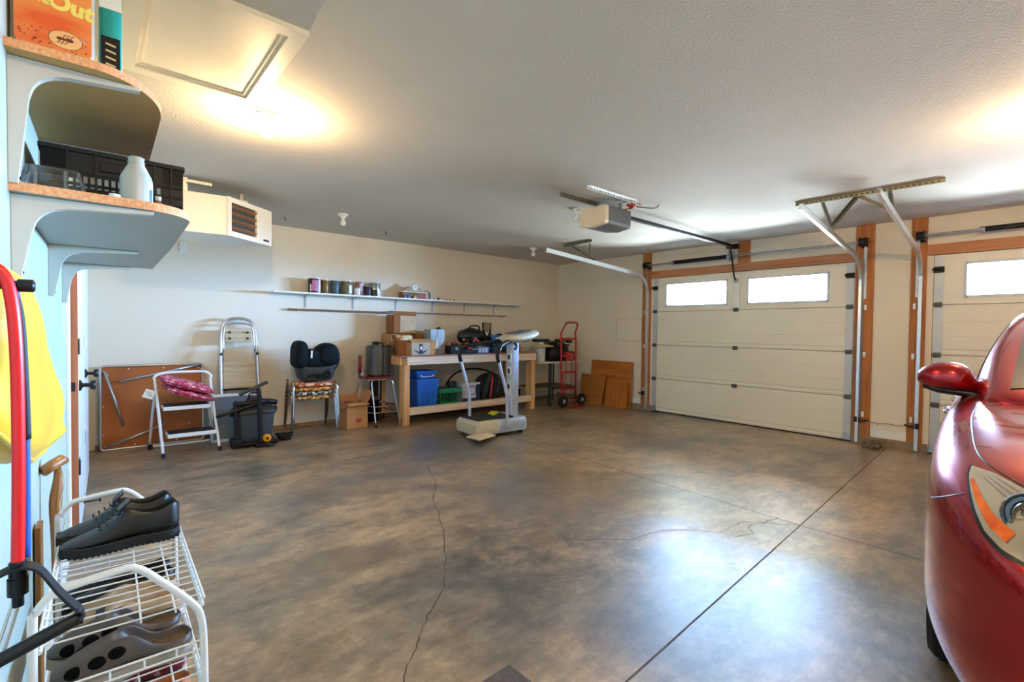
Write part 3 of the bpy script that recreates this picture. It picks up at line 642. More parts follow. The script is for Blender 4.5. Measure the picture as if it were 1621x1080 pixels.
# gingerbread style toy train box
t = T('toy_house', 'colourful low toy house with a round clock face, right of the paint cans', 'toy', (3.62, 6.42, SH))
b = B(); b.bx(3.41, 3.80, 6.36, 6.48, SH, SH+.085, .006); b.out('base_block', M('toy_paint', S(60, 78, 44), .5, rgb2=S(146, 62, 44), scale=14, ramp=(.45, .55), detail=1), t)
b = B(); b.bx(3.395, 3.83, 6.345, 6.49, SH+.085, SH+.105, .004); b.out('eave', M('toy_cream', S(206, 196, 146), .5), t)
b = B(); b.prism([(3.41, SH+.105), (3.85, SH+.105), (3.80, SH+.14), (3.70, SH+.165), (3.66, SH+.18), (3.56, SH+.18), (3.50, SH+.15)], .10, 'xz', 6.37, .004); b.out('roof', M('toy_roof', S(150, 120, 92), .6, rgb2=S(196, 186, 160), scale=24), t)
b = B(); b.lathe([(.052, 0), (.056, .006), (.05, .012)], (3.615, 6.375, SH+.165), 'y', 24); b.out('clock_rim', M('toy_tan', S(206, 190, 150), .5), t)
b = B(); b.lathe([(.044, .0125), (.044, .0145)], (3.615, 6.375, SH+.165), 'y', 24); b.out('clock_face', m_white, t)
b = B(); b.box((3.615, 6.358, SH+.172), (.005, .002, .03)); b.box((3.625, 6.358, SH+.162), (.026, .002, .004)); b.out('clock_hands', m_black, t)
for i, (x, c) in enumerate(((3.44, S(86, 120, 160)), (3.50, S(90, 130, 170)), (3.60, S(220, 200, 80)))):
    b = B(); b.lathe([(.001, 0), (.022, .001), (.022, .03), (.001, .045)], (x, 6.345, SH), n=12); b.out('figure', M('figure_%s' % 'abc'[i], c, .5), t, sm='a')
b = B(); b.tube([(3.83, 6.40, SH+.12), (3.88, 6.40, SH+.10), (3.89, 6.40, SH+.03), (3.87, 6.40, SH)], .012, 8, smooth=3); b.out('downpipe', M('pipe_green', S(70, 110, 110), .5), t, sm=True)
bits = [('small pale pink block right of the toy house', 3.96, .03, .03, S(224, 180, 150)), ('tiny dark cone shaped figure on the shelf', 4.03, .02, .045, S(52, 56, 40)), ('tiny tan piece right of the dark cone', 4.10, .02, .022, S(170, 150, 110)),
        ('tiny olive piece in the row of small parts', 4.17, .018, .025, S(116, 110, 70)), ('tiny grey piece in the row of small parts', 4.25, .018, .02, S(120, 120, 110)), ('tiny brown screw pot in the row of small parts', 4.32, .02, .024, S(112, 84, 56)), ('last tiny white pot in the row of small parts', 4.40, .02, .03, S(220, 216, 200))]
for lb, x, r, h, c in bits:
    b = B(); b.lathe([(r, 0), (r*.9, h*.6), (r*.45, h*.75), (r*.4, h)], (x, 6.38, SH), n=12); tag(b.out('shelf_trinket', M('trinket_%d' % int(x*100), c, .5), sm='a'), lb, 'small part')
# two wooden strips lying on wall hooks under the shelf
m_strip = wood('strip_wood', S(132, 88, 44), S(96, 60, 28), 'x')
b = B(); b.box(((1.88+3.35)/2, 6.50, 1.517), (1.475, .022, .024)); tag(b.out('wooden_strip', m_strip, bevel=.003), 'brown wooden strip along the wall under the left half of the shelf', 'wood strip')
b = B(); b.box(((3.22+5.50)/2, 6.497, 1.529), (2.30, .018, .018)); tag(b.out('trim_strip', M('strip_grey', S(150, 138, 112), .6, stretch=(.5, 8, 8)), bevel=.003), 'greyish trim strip along the wall under the right half of the shelf', 'wood strip')
b = B(); b.prism([(3.22, 1.53), (3.30, 1.548), (3.38, 1.53)], .02, 'xz', 6.475); tag(b.out('wood_scrap', m_strip), 'small brown wood scrap where the two strips meet', 'wood scrap')
for i, x in enumerate((2.0, 3.1, 4.3, 5.4)):
    b = B(); b.tube([(x, YA, 1.525), (x, YA-.02, 1.50), (x, YA-.058, 1.50), (x, YA-.062, 1.52)], .003, 6); tag(b.out('wall_hook', m_steel), ('leftmost', 'second from left', 'third from left', 'rightmost')[i]+' of the wall hooks holding the wood strips', 'hook')

# ============================================================ WORKBENCH
BX0, BX1, BY0, BY1, BT = 3.055, 5.52, 5.72, 6.48, .93
t = T('workbench', 'long rough timber workbench with a lower shelf along the back wall', 'workbench', (4.3, 6.1, 0))
b = B(); b.bx(BX0, BX1, BY0+.0, BY1, BT-.018, BT, .002); b.out('worktop', wood('bench_top', S(168, 112, 92), S(130, 84, 62), 'x'), t)
b = B(); b.bx(BX0+.09, BX1-.02, BY0, BY0+.038, BT-.125, BT-.019, .003); b.out('front_rail', m_pine, t)
b = B(); b.bx(BX0+.05, BX1-.05, BY1-.038, BY1, BT-.125, BT-.019, .003); b.out('rear_rail', m_pine, t)
for x in (BX0, BX1-.038):
    b = B(); b.bx(x, x+.038, BY0+.039, BY1-.04, BT-.125, BT-.019, .003); b.out('side_rail', m_pinez, t)
for x in (BX0, BX1-.092):
    for y in (BY0+.039, BY1-.13):
        b = B(); b.bx(x+(.039 if x < 4 else -.039), x+.092+(.0 if x < 4 else -.039), y, y+.089, 0, BT-.02, .004); b.bx(x+.039 if x < 4 else x, x+.092 if x < 4 else x+.053, y, y+.03, 0, .1); b.out('leg', m_pinez, t)
for x in (BX0+.04, BX1-.13):
    b = B(); b.bx(x, x+.089, BY0, BY0+.038, 0, BT-.126, .004); b.out('front_post', m_pinez, t)
b = B(); b.bx(BX0+.13, BX1-.13, BY0+.0, BY0+.038, .135, .235, .003); b.out('lower_rail', m_pine, t)
b = B(); b.bx(BX0+.05, BX1-.05, BY1-.04, BY1-.002, .075, .19, .003); b.out('lower_rail', m_pine, t)
b = B(); b.bx(BX0+.135, BX1-.135, BY0+.04, BY1-.041, .19, .208, .002); b.out('lower_shelf', wood('shelf_osb', S(176, 148, 110), S(150, 120, 84), 'x'), t)
LS = .209

def carton(name, loc, d, rz, label, mat, flaps=(), open_=True, cat='box'):
    """open carton: walls with thickness, bottom, flaps as parts; d = width, depth, height"""
    t = T(name, label, cat, loc, rz, frame='L'); w_, dp, h = d; th = .004; b = B()
    b.bx(-w_/2, w_/2, -dp/2, dp/2, 0, th)
    for q in ((-w_/2, w_/2, -dp/2, -dp/2+th), (-w_/2, w_/2, dp/2-th, dp/2), (-w_/2, -w_/2+th, -dp/2, dp/2), (w_/2-th, w_/2, -dp/2, dp/2)): b.bx(*q, 0, h)
    if not open_: b.bx(-w_/2, w_/2, -dp/2, dp/2, h-th, h)
    b.out('carton', mat, t)
    for side, ang, ln in flaps:   # side f,b,l,r ; ang from upright, outwards positive
        b = B(); W_ = w_ if side in 'fb' else dp
        b.box((0, 0, ln/2), (W_-.006, th, ln)); m = Matrix.Rotation(ang, 4, 'X')
        m = {'f': Matrix.Translation((0, -dp/2, h)), 'b': Matrix.Translation((0, dp/2, h)) @ Matrix.Rotation(PI, 4, 'Z'), 'l': Matrix.Translation((-w_/2, 0, h)) @ Matrix.Rotation(-PI/2, 4, 'Z'), 'r': Matrix.Translation((w_/2, 0, h)) @ Matrix.Rotation(PI/2, 4, 'Z')}[side] @ m
        b.xf(m); b.out('flap', mat, t)
    return t
Z4 = lambda x, y, z, rx=PI/2, rz=0: Matrix.Translation((x, y, z)) @ Matrix.Rotation(rz, 4, 'Z') @ Matrix.Rotation(rx, 4, 'X')
# boxes at the left end of the bench
tb = carton('cardboard_box', (3.29, 6.30, BT+.001), (.34, .26, .285), 0, 'plain tan cardboard box at the back left end of the bench, under the tall carton', m_card, open_=False)
t = carton('cardboard_box', (3.375, 6.33, BT+.288), (.36, .22, .265), 0, 'upper tall carton reaching up to the wood strips above the bench', m_card2, [('f', .12, .05)], open_=False)
b = B(); b.bx(-.075, .175, -.114, -.1105, .01, .255); b.out('pale_panel', M('carton_pale', S(196, 168, 130), .8, var=.1, scale=8), t)
t = carton('cardboard_box', (3.62, 6.22, BT+.001), (.25, .22, .285), 0, 'open brown carton on the bench behind the box with the arrow logo', m_card2, [('b', .1, .04)])
t = carton('cardboard_box', (3.26, 6.0, BT+.001), (.27, .20, .20), -.15, 'open brown carton with crumpled paper at the left end of the bench', m_card2, [('l', .5, .08)])
b = B()
for k in range(7): b.ball((random.uniform(-.09, .09), random.uniform(-.05, .05), .19+random.uniform(0, .05)), .045, (1.3, .8, .7), n=6, rot=Matrix.Rotation(random.random()*3, 3, 'X'))
tag(b.out('crumpled_paper', M('paper_cream', S(226, 202, 160), .8, var=.2, scale=12, bump=.5, bscale=20)), 'cream crumpled packing paper sticking out of the open carton', 'paper').location = t.location
t = carton('shipping_box', (3.405, 5.845, BT+.001), (.36, .19, .175), -.02, 'brown shipping box with a dark curved arrow and letter on its front', m_card, [('f', -1.15, .10)])
b = B(); b.bx(-.178, .10, -.0965, -.0955, .004, .17); b.out('front_panel', M('carton_front', S(176, 168, 150), .8), t)
m_navy = M('print_navy', S(34, 48, 78), .6)
b = B(); k = 12; P_ = [[], []]
for i in range(k+1):
    a = -2.7+2.25*i/k; r1 = .095; w_ = .006+.008*math.sin(i/k*PI)
    P_[0].append(Vector((-.04+r1*1.25*math.cos(a), -.0975, .13+(r1-w_)*math.sin(a)))); P_[1].append(Vector((-.04+r1*1.25*math.cos(a), -.0975, .13+(r1+w_)*math.sin(a))))
b.grid(P_); b.bx(-.065, -.012, -.098, -.0972, .015, .155); b.out('arrow_mark', m_navy, t)
text_mesh('letter_mark', '4', .075, m_white, t, Matrix.Translation((-.038, -.0985, .095)) @ Matrix.Rotation(PI/2, 4, 'X'), .0005, bold=.002)
# tall grey metal case with a light paper triangle
t = T('metal_case', 'upright light grey metal case with a dark knob on the bench', 'case', (3.735, 6.02, BT))
b = B(); b.bx(3.625, 3.855, 5.93, 6.12, BT+.001, BT+.355, .006); b.out('case_body', M('case_grey', S(152, 164, 170), .4, metal=.2), t)
b = B(); b.bx(3.737, 3.741, 5.928, 5.93, BT+.01, BT+.35); b.out('seam', m_dark, t)
b = B(); b.prism([(3.69, BT+.07), (3.755, BT+.07), (3.735, BT+.24), (3.725, BT+.24)], .004, 'xz', 5.925); b.out('paper_sliver', M('sliver', S(222, 214, 196), .6), t)
b = B(); b.lathe([(.03, 0), (.03, .02), (.018, .03)], (3.80, 6.0, BT+.356), n=16); b.out('knob', m_black, t, sm='a')

# low clutter along the front of the bench
def crate(name, c, d, mat, label, cat, wall=.004):
    t = T(name, label, cat, (c[0], c[1], c[2]), frame='L'); b = B(); w_, dp, h = d
    n1 = 1.08
    lo = [(-w_/2, -dp/2), (w_/2, -dp/2), (w_/2, dp/2), (-w_/2, dp/2)]
    out_ = [[(x*k, y*k, z) for x, y in lo] for k, z in ((.92, 0), (1, h), (1.04, h), (1.04, h+.006), (.97, h+.006), (.89, .006))]
    b.loft(out_); b.out('tray', mat, t); return t
t = crate('parts_tray', (3.99, 5.86, BT+.001), (.24, .16, .12), m_black, 'black tray with rusty metal parts left of the clutter on the bench', 'tray')
random.seed(5)
def junk(parent, n, sx, sy, z0, z1, mats, r=(.012, .03), name='loose_part'):
    for i in range(n):
        b = B(); x, y, z = random.uniform(-sx, sx), random.uniform(-sy, sy), random.uniform(z0, z1); q = random.random(); R_ = Matrix.Rotation(random.uniform(0, 3), 3, random.choice('XYZ'))
        s = random.uniform(*r)
        if q < .4: b.box((x, y, z), (s*2.4, s*1.3, s), R_, s*.15)
        elif q < .7:
            d = R_ @ Vector((s*1.6, 0, 0)); b.cyl(Vector((x, y, z))-d, Vector((x, y, z))+d, s*.4, n=10)
        else: b.lathe([(s*.5, -s*.6), (s*.8, -s*.5), (s*.8, s*.5), (s*.3, s*.7)], (x, y, z), n=12, ang=R_)
        b.out(name, mats[i % len(mats)], parent)
c_rust, c_or, c_blue = M('rusty', S(140, 78, 60), .7, var=.3, scale=20), M('tool_orange', S(206, 110, 40), .5), M('tool_blue', S(52, 110, 178), .45)
c_tan, c_red, c_gry, c_grn = M('tool_tan', S(190, 160, 120), .6), M('tool_red', S(200, 48, 44), .4), M('tool_grey', S(120, 124, 126), .45, metal=.4), M('tool_green', S(72, 96, 60), .5)
junk(t, 18, .10, .07, .05, .17, [c_rust, m_black, c_gry, c_rust, m_dark, c_tan], (.022, .042))
t = T('hand_tool_heap', 'jumbled heap of hand tools and batteries in the middle of the bench front', 'tools', (4.22, 5.90, BT+.002), frame='L')
b = B(); b.bx(-.09, .16, -.08, .10, 0, .06, .01); b.out('battery_base', m_black, t)
junk(t, 34, .19, .09, .06, .22, [m_black, c_tan, c_red, c_gry, m_black, c_grn, m_dark, c_or], (.022, .042), 'hand_tool')
t = T('blue_tool_box', 'small open blue and grey organiser on the bench edge', 'organiser', (4.47, 5.88, BT+.001), frame='L')
B().bx(-.10, .12, -.07, .08, 0, .095, .008).out('organiser_body', M('organiser_blue', S(84, 124, 172), .5), t)
b = B()
for x in (-.06, 0, .06): b.bx(x-.022, x+.022, -.074, -.07, .015, .08, .002)
b.out('drawer_front', M('organiser_pale', S(188, 198, 206), .4), t)
junk(t, 12, .10, .06, .105, .17, [c_tan, c_red, m_white, c_grn, m_black, c_tan], (.018, .034), 'loose_part')
# glossy black bag / helmet shaped case
t = T('black_tool_bag', 'bulging glossy black bag with a white mark, behind the clutter on the bench', 'bag', (4.52, 6.2, BT+.10), frame='L')
b = B(); secs = []
for i in range(9):
    u = i/8; x = -.25+.5*u; s = (math.sin(PI*min(.98, max(.02, u)))**.35)
    secs.append([(x, s*.13*math.cos(a), .145+s*.145*math.sin(a)+(.02*math.sin(5*a+x*20))) for a in [j*2*PI/14 for j in range(14)]])
b.loft(secs); b.out('bag_body', M('bag_vinyl', S(22, 30, 28), .25, var=.3, bump=.3, bscale=14), t, sm=True, sub=1)
b = B(); b.tube([(-.12, -.10, .24), (-.09, -.12, .31), (.06, -.12, .31), (.09, -.10, .24)], .012, 8, smooth=5); b.out('handle', m_black, t, sm=True)
b = B(); b.box((.20, -.136, .205), (.018, .004, .075), (0, -.35, 0)); b.box((.235, -.134, .205), (.018, .004, .075), (0, .35, 0)); b.out('white_mark', m_white, t)
B().bx(4.30, 4.80, 6.09, 6.36, BT+.001, BT+.104, .008).out('x', m_card2, None).name = 'flat_carton'
tag(bpy.data.objects['flat_carton'], 'flat brown carton under the glossy black bag', 'box')
# blue case stack
t = T('blue_tool_case', 'dark blue hard tool case right of the black bag on the bench', 'case', (4.93, 5.98, BT), frame='L')
B().bx(-.21, .24, -.10, .11, .001, .10, .012).out('lower_shell', M('case_navy', S(28, 58, 92), .45), t)
B().bx(-.205, .235, -.095, .105, .104, .165, .012).out('upper_shell', MATS['case_navy'], t)
b = B(); b.bx(-.10, -.05, -.108, -.10, .075, .13, .003); b.bx(.08, .13, -.108, -.10, .075, .13, .003); b.out('latch', m_black, t)
b = B(); b.tube([(-.03, -.10, .06), (-.03, -.13, .06), (.06, -.13, .06), (.06, -.10, .06)], .008, 8, smooth=3); b.out('handle', m_black, t, sm=True)
t = T('blue_power_tool', 'blue power tool with white lettering lying on the dark blue case', 'power tool', (4.86, 5.98, BT+.167), frame='L')
b = B(); b.lathe([(.02, -.12), (.05, -.10), (.055, 0), (.05, .09), (.03, .12)], (0, 0, .056), 'x', 18); b.out('motor_body', c_blue, t, sm='a')
b = B(); b.tube([(.02, .02, .06), (.05, .06, .10), (.13, .05, .11), (.15, 0, .07)], .020, 10, smooth=5); b.out('grip', m_black, t, sm=True)
b = B(); b.box((0, -.0545, .06), (.10, .003, .022)); b.out('lettering_strip', m_white, t)
B().lathe([(.026, 0), (.03, .03), (.012, .05)], (-.13, 0, .056), 'x', 16).out('chuck', m_black, t, sm='a')
t = T('cardboard_stub', 'small upright tan piece of cardboard standing among the tools', 'cardboard', (4.85, 6.22, BT), frame='L')
B().box((0, 0, .235), (.016, .15, .47), (0, 0, 1.2)).out('upright_board', m_dark, t)
B().box((-.02, -.03, .41), (.13, .012, .13), (0, .15, .1)).out('board', M('stub_olive', S(150, 138, 96), .8), t)
t = T('tool_rack', 'dark tool rack with a grey level lying across it at the back of the bench', 'tools', (5.08, 6.25, BT), frame='L')
B().bx(-.16, .26, -.08, .12, .001, .19, .01).out('rack_body', m_black, t); B().box((.03, -.04, .235), (.42, .04, .02), (0, .03, .1)).out('level', c_gry, t)
junk(t, 16, .17, .08, .19, .26, [m_dark, c_blue, m_black, c_gry, c_blue], (.022, .04), 'hand_tool')
t = T('red_spray_bottle', 'red bottle standing near the right end of the bench', 'bottle', (5.22, 5.86, BT), frame='L')
B().lathe([(.035, 0), (.04, .01), (.04, .10), (.034, .13), (.014, .155), (.014, .17)], n=20).out('bottle', M('bottle_red', S(196, 74, 60), .35), t, sm='a'); B().lathe([(.018, .17), (.018, .195), (.01, .2)], n=14).out('cap', m_black, t)
t = T('red_drill', 'red drill lying behind the red bottle', 'drill', (5.30, 6.02, BT), frame='L')
b = B(); b.lathe([(.03, -.10), (.04, -.08), (.04, .06), (.02, .10)], (0, 0, .22), 'x', 16); b.out('drill_body', c_red, t, sm='a'); b = B(); b.tube([(.0, 0, .2), (.01, 0, .05)], .022, 10); b.bx(-.05, .06, -.03, .03, .001, .045, .006); b.out('grip', m_black, t)
t = T('battery_charger', 'small black battery charger at the front right of the bench', 'charger', (5.06, 5.79, BT), frame='L')
B().bx(-.05, .06, -.05, .05, .001, .035, .006).out('charger_base', m_black, t); B().bx(-.02, .03, -.03, .03, .035, .05, .004).out('slot', m_dark, t)

# under the bench
t = T('blue_bin', 'tall blue plastic bin on the lower shelf of the bench', 'bin', (3.52, 5.98, LS), frame='L')
m_blue = M('bin_blue', S(24, 96, 190), .4, var=.08)
def taper(b, w0, d0, w1, d1, z0, z1, wall=.004, lip=.012):
    q = lambda w_, d_, z: [(x*w_/2, y*d_/2, z) for x, y in ((-1, -1), (1, -1), (1, 1), (-1, 1))]
    b.loft([q(w0, d0, z0), q(w1, d1, z1-.02), q(w1+lip*2, d1+lip*2, z1-.02), q(w1+lip*2, d1+lip*2, z1), q(w1-wall*2, d1-wall*2, z1), q(w0-wall*2, d0-wall*2, z0+wall)]); return b
taper(B(), .29, .30, .35, .34, .002, .385).out('bin_body', m_blue, t, bevel=.004)
b = B()
for x in (-.08, 0, .08): b.box((x, -.162, .18), (.012, .006, .33), (-.055, 0, 0))
b.out('rib', m_blue, t)
t = T('blue_tub', 'shallow blue plastic tub with a white wire handle on top of the blue bin', 'tub', (3.51, 6.0, LS+.387), frame='L')
taper(B(), .24, .26, .30, .30, .002, .105).out('tray_body', m_blue, t, bevel=.003)
b = B(); b.tube([(-.08, -.16, .05), (-.08, -.18, .03), (.08, -.18, .035), (.10, -.16, .06)], .006, 8, smooth=4); b.out('handle', m_white, t, sm=True, label='white wire handle')
t = T('green_basket', 'green plastic basket with slotted sides on the lower bench shelf', 'basket', (3.87, 5.92, LS), frame='L')
m_green = M('basket_green', S(20, 120, 74), .4)
b = B(); b.loft([[(x*k, y*k*.8, z) for x, y in ((-1, -1), (1, -1), (1, 1), (-1, 1))] for k, z in ((.145, .002), (.15, .045), (.143, .045), (.140, .006))]); b.loft([[(x*k, y*k*.8, z) for x, y in ((-1, -1), (1, -1), (1, 1), (-1, 1))] for k, z in ((.172, .17), (.19, .175), (.195, .235), (.188, .235), (.168, .17))])
for k in range(9):
    for y in (-1, 1): x = -.15+.0375*k; b.cyl((x*.97, y*.118, .04), (x*1.12, y*.138, .18), .006, n=6)
for k in range(6):
    for x in (-1, 1): y = -.11+.044*k; b.cyl((x*.148, y*.97, .04), (x*.172, y*1.1, .18), .006, n=6)
b.out('basket_body', m_green, t)
t2 = T('dark_pouch', 'dark pouch standing in the green basket', 'pouch', (3.98, 5.92, LS+.02), frame='L')
B().bx(-.05, .07, -.04, .05, 0, .30, .015).out('pouch', M('pouch_dark', S(34, 36, 46), .7), t2)
t2 = T('brown_cloth', 'brown folded cloth in the green basket', 'cloth', (3.82, 5.93, LS+.02), frame='L')
B().ball((0, 0, .13), .1, (1, .8, .9), n=10).out('cloth', M('cloth_brown', S(70, 60, 40), .9, bump=.5, bscale=30), t2, sm=True)
t = T('white_carton', 'white carton with a blue ring print on the lower bench shelf', 'box', (4.31, 5.99, LS), frame='L')
B().bx(-.16, .17, -.10, .12, .001, .275, .002).out('carton', M('carton_white', S(206, 210, 218), .6), t)
b = B(); P_ = [[Vector((.02+r*math.cos(a), -.1015, .16+r*1.05*math.sin(a))) for a in [i*2*PI/24 for i in range(25)]] for r in (.055, .075)]; b.grid(P_); b.out('ring_print', M('print_blue', S(90, 110, 190), .6), t)
b = B(); b.bx(-.16, .17, -.102, -.1005, .001, .05); b.bx(.09, .17, -.102, -.1005, .05, .25); b.out('navy_print', m_navy, t)
t = T('backpack', 'black backpack with a red stripe on the lower bench shelf', 'backpack', (4.74, 6.0, LS), frame='L')
b = B(); secs = []
for z, w_, d_ in ((.0, .22, .12), (.05, .27, .15), (.18, .28, .16), (.3, .24, .14), (.37, .16, .10), (.40, .06, .04)):
    secs.append([(w_*math.copysign(abs(math.cos(a))**.7, math.cos(a)), d_*math.copysign(abs(math.sin(a))**.7, math.sin(a)), z) for a in [j*2*PI/16 for j in range(16)]])
b.loft(secs); b.out('bag_body', M('nylon_black', S(20, 20, 26), .8, var=.3, bump=.4, bscale=20), t, sm=True, sub=1)
b = B(); b.tube([(-.20, -.13, .02), (-.21, -.17, .15), (-.15, -.17, .30), (-.08, -.11, .41)], .035, 10, smooth=5); b.out('padded_strap', M('strap_dark', S(30, 44, 48), .7), t, sm=True)
b = B(); b.tube([(-.10, -.155, .02), (-.105, -.185, .16), (-.07, -.165, .29), (-.03, -.11, .38)], .014, 8, smooth=5); b.out('red_piping', c_red, t, sm=True, label='red piping')
b = B(); b.tube([(.02, -.165, .10), (.08, -.165, .24), (.1, -.12, .34)], .004, 6, smooth=4); b.out('zip', c_gry, t, sm=True)
b = B(); b.tube([(4.06, 6.20, .30), (4.08, 6.21, .46), (4.30, 6.24, .62), (4.62, 6.26, .66), (4.95, 6.24, .60), (5.18, 6.22, .44), (5.22, 6.20, .25)], .013, 8, smooth=6)
b.tube([(4.06, 6.20, .30), (4.15, 6.2, .215), (5.1, 6.2, .215), (5.22, 6.20, .25)], .010, 8, smooth=4)
tag(b.out('net_hoop', m_black, sm=True), 'thin black hoop arching behind the backpack on the lower bench shelf', 'hoop')
t = T('grey_panel', 'pale grey pointed plastic panel leaning behind the backpack', 'panel', (5.15, 6.30, LS), frame='L')
b = B(); b.prism([(-.12, 0), (.10, 0), (.10, .50), (-.14, .27)], .012, 'xz', 0, .003); b.out('panel', M('plastic_pale', S(188, 196, 204), .5), t)
t = T('dark_toolbox', 'low black toolbox at the right end of the lower bench shelf', 'toolbox', (5.22, 6.05, LS), frame='L')
B().bx(-.14, .15, -.10, .10, .001, .11, .01).out('toolbox_body', m_black, t); b = B(); b.tube([(-.07, 0, .11), (-.07, 0, .15), (.07, 0, .15), (.07, 0, .11)], .007, 8); b.out('handle', m_dark, t)

# ============================================================ VIBRATION PLATE
t = T('vibration_plate', 'silver vibration exercise machine with two curved handles in front of the bench', 'exercise machine', (3.8, 4.65, 0))
m_vib = M('vib_silver', S(176, 188, 206), .35, metal=.25, var=.04); m_vibb = M('vib_beige', S(188, 176, 150), .45)
# base: a rounded block, its left end beige, on castors
def rr(x0, x1, y0, y1, r, z, k=4):
    out = []
    for cx, cy, a0 in ((x1-r, y1-r, 0), (x0+r, y1-r, PI/2), (x0+r, y0+r, PI), (x1-r, y0+r, 1.5*PI)):
        for i in range(k+1): a = a0+PI/2*i/k; out.append((cx+r*math.cos(a), cy+r*math.sin(a), z))
    return out
vr = Matrix.Translation((3.77, 4.66, 0)) @ Matrix.Rotation(-.02, 4, 'Z')
b = B(); b.loft([rr(-.10, .37, -.20, .26, .05, .045), rr(-.10, .38, -.21, .27, .05, .07), rr(-.10, .38, -.21, .27, .05, .17), rr(-.10, .36, -.19, .25, .05, .205)]); b.xf(vr); b.out('base_housing', m_vib, t, sm='a')
b = B(); b.loft([rr(-.39, -.08, -.20, .26, .04, .045), rr(-.40, -.08, -.21, .27, .04, .07), rr(-.40, -.08, -.21, .27, .04, .17), rr(-.37, -.08, -.185, .245, .04, .21)]); b.xf(vr); b.out('base_housing', m_vibb, t, sm='a', label='beige end of the base housing')
b = B(); b.loft([rr(-.36, .20, -.15, .22, .03, .205), rr(-.36, .20, -.15, .22, .03, .218)]); b.xf(vr); b.out('foot_mat', m_rubber, t)
b = B(); b.box((-.385, -.255, .060), (.26, .22, .022), (0, -.06, .1), .008); b.xf(vr); b.out('step_pad', M('pad_beige', S(214, 192, 158), .5), t)
for x, y in ((-.30, -.15), (.30, -.15), (.30, .22), (-.30, .22)):
    b = B(); b.lathe([(.02, -.014), (.026, -.010), (.026, .010), (.02, .014)], (x, y, .026), 'y', 14); b.bx(x-.018, x+.018, y-.018, y+.018, .03, .05); b.xf(vr); b.out('castor', m_black, t)
b = B(); b.loft([rr(.29, .42, .02, .15, .025, z) for z in (.19, 1.16)]); b.xf(vr); b.out('column', m_vib, t, sm='a')
b = B(); b.box((.282, .06, .93), (.014, .07, .12), None, .006); b.box((.282, .06, .76), (.014, .07, .12), None, .006); b.box((.282, .06, .55), (.014, .06, .2), None, .006); b.xf(vr); b.out('column_trim', M('trim_cream', S(214, 206, 186), .5), t)
b = B()
for z in (.94, .76, .56): b.ball((.273, .06, z), .022, (.4, 1, 1.6), n=8)
b.xf(vr); b.out('trim_slot', m_dark, t)
# console
b = B(); secs = []
for i, (x, w_, z, h) in enumerate(((.10, .04, 1.185, .02), (.14, .15, 1.175, .05), (.30, .20, 1.18, .065), (.50, .20, 1.215, .055), (.62, .15, 1.25, .04), (.66, .06, 1.262, .02))):
    secs.append([(x, .0+w_*math.cos(a), z+h*(math.sin(a) if math.sin(a) > 0 else 1.1*math.sin(a))) for a in [j*2*PI/16 for j in range(16)]])
b.loft(secs); b.xf(vr); b.out('console', M('console_beige', S(196, 188, 160), .4), t, sm=True, sub=1)
b = B(); b.box((.38, -.0, 1.268), (.28, .22, .006), (0, -.16, 0), .002); b.xf(vr); b.out('display', M('display_dark', S(40, 44, 46), .2), t)
# handles: from the base up, bending, with black foam grips meeting under the console
for nm, yb, xo in (('handle', -.15, .04), ('handle', .22, .04)):
    pass
for (xb, yb, dx) in ((-.33, .17, 0), (-.055, -.225, 0)):
    # arms rise from the base, lean left and run back to the console
    p = [(xb+.08, yb, .10), (xb+.075, yb, .32), (xb+.06, yb, .52), (xb-.02, yb, .78), (xb-.06, yb, .90)]
    g = [(xb-.06, yb, .90), (xb-.08, yb, .99), (xb-.05, yb+.0, 1.06), (xb+.05, yb*.6, 1.10), (.22, yb*.3, 1.16), (.32, 0.02, 1.19)]
    b = B(); b.tube(p, .019, 12, smooth=5); b.xf(vr); b.out('handle_tube', m_vib, t, sm=True)
    b = B(); b.tube(g, .025, 12, smooth=6); b.xf(vr); b.out('foam_grip', m_black, t, sm=True)
b = B(); b.tube([(.34, .05, 1.15), (.30, -.06, 1.08), (.24, -.10, 1.05)], .018, 10, smooth=4); b.tube([(.38, .06, 1.16), (.46, .0, 1.15), (.52, -.06, 1.17)], .018, 10, smooth=4); b.xf(vr); b.out('support_tube', M('tube_teal', S(44, 66, 76), .4), t, sm=True)
b = B()
for k in range(4): 
    pts = [(random.uniform(-.02, .16), random.uniform(.0, .2), .224+random.uniform(0, .02)) for _ in range(4)]; b.tube(pts, .010, 6, smooth=4)
b.xf(vr); tag(b.out('resistance_cord', M('cord_yellow', S(196, 188, 36), .6), sm=True), 'yellow cord lying on the mat of the exercise machine', 'cord')

# ============================================================ FOLDING TABLE IN THE CORNER
t = T('side_table', 'white topped table with dark legs between the bench and the plywood', 'table', (6.15, 6.05, 0))
B().bx(5.555, 6.60, 5.70, 6.38, .735, .757, .004).out('tabletop', M('table_top', S(206, 202, 186), .5), t)
m_leg = M('leg_blueblack', S(26, 44, 54), .4, metal=.3)
for x in (5.86, 6.50):
    for y in (5.76, 6.30):
        b = B(); b.tube([(x, y, 0), (x+.01, y, .735)], .030 if x < 6 else .014, 12); b.out('leg', m_leg, t)
for y in (5.76, 6.30):
    b = B(); b.cyl((5.86, y, .30), (6.50, y, .30), .016, n=8); b.out('stretcher', m_leg, t)
B().bx(5.60, 6.45, 5.78, 6.28, .315, .33, .002).out('lower_shelf', M('shelf_brown', S(104, 80, 52), .7), t)
TT = .758
t = T('white_bucket', 'slim white bucket with a dark lid on the corner table', 'bucket', (5.73, 5.86, TT), frame='L')
B().lathe([(.065, 0), (.078, .012), (.085, .24), (.082, .25)], n=24).out('bucket_body', M('bucket_white', S(206, 208, 200), .4), t, sm='a')
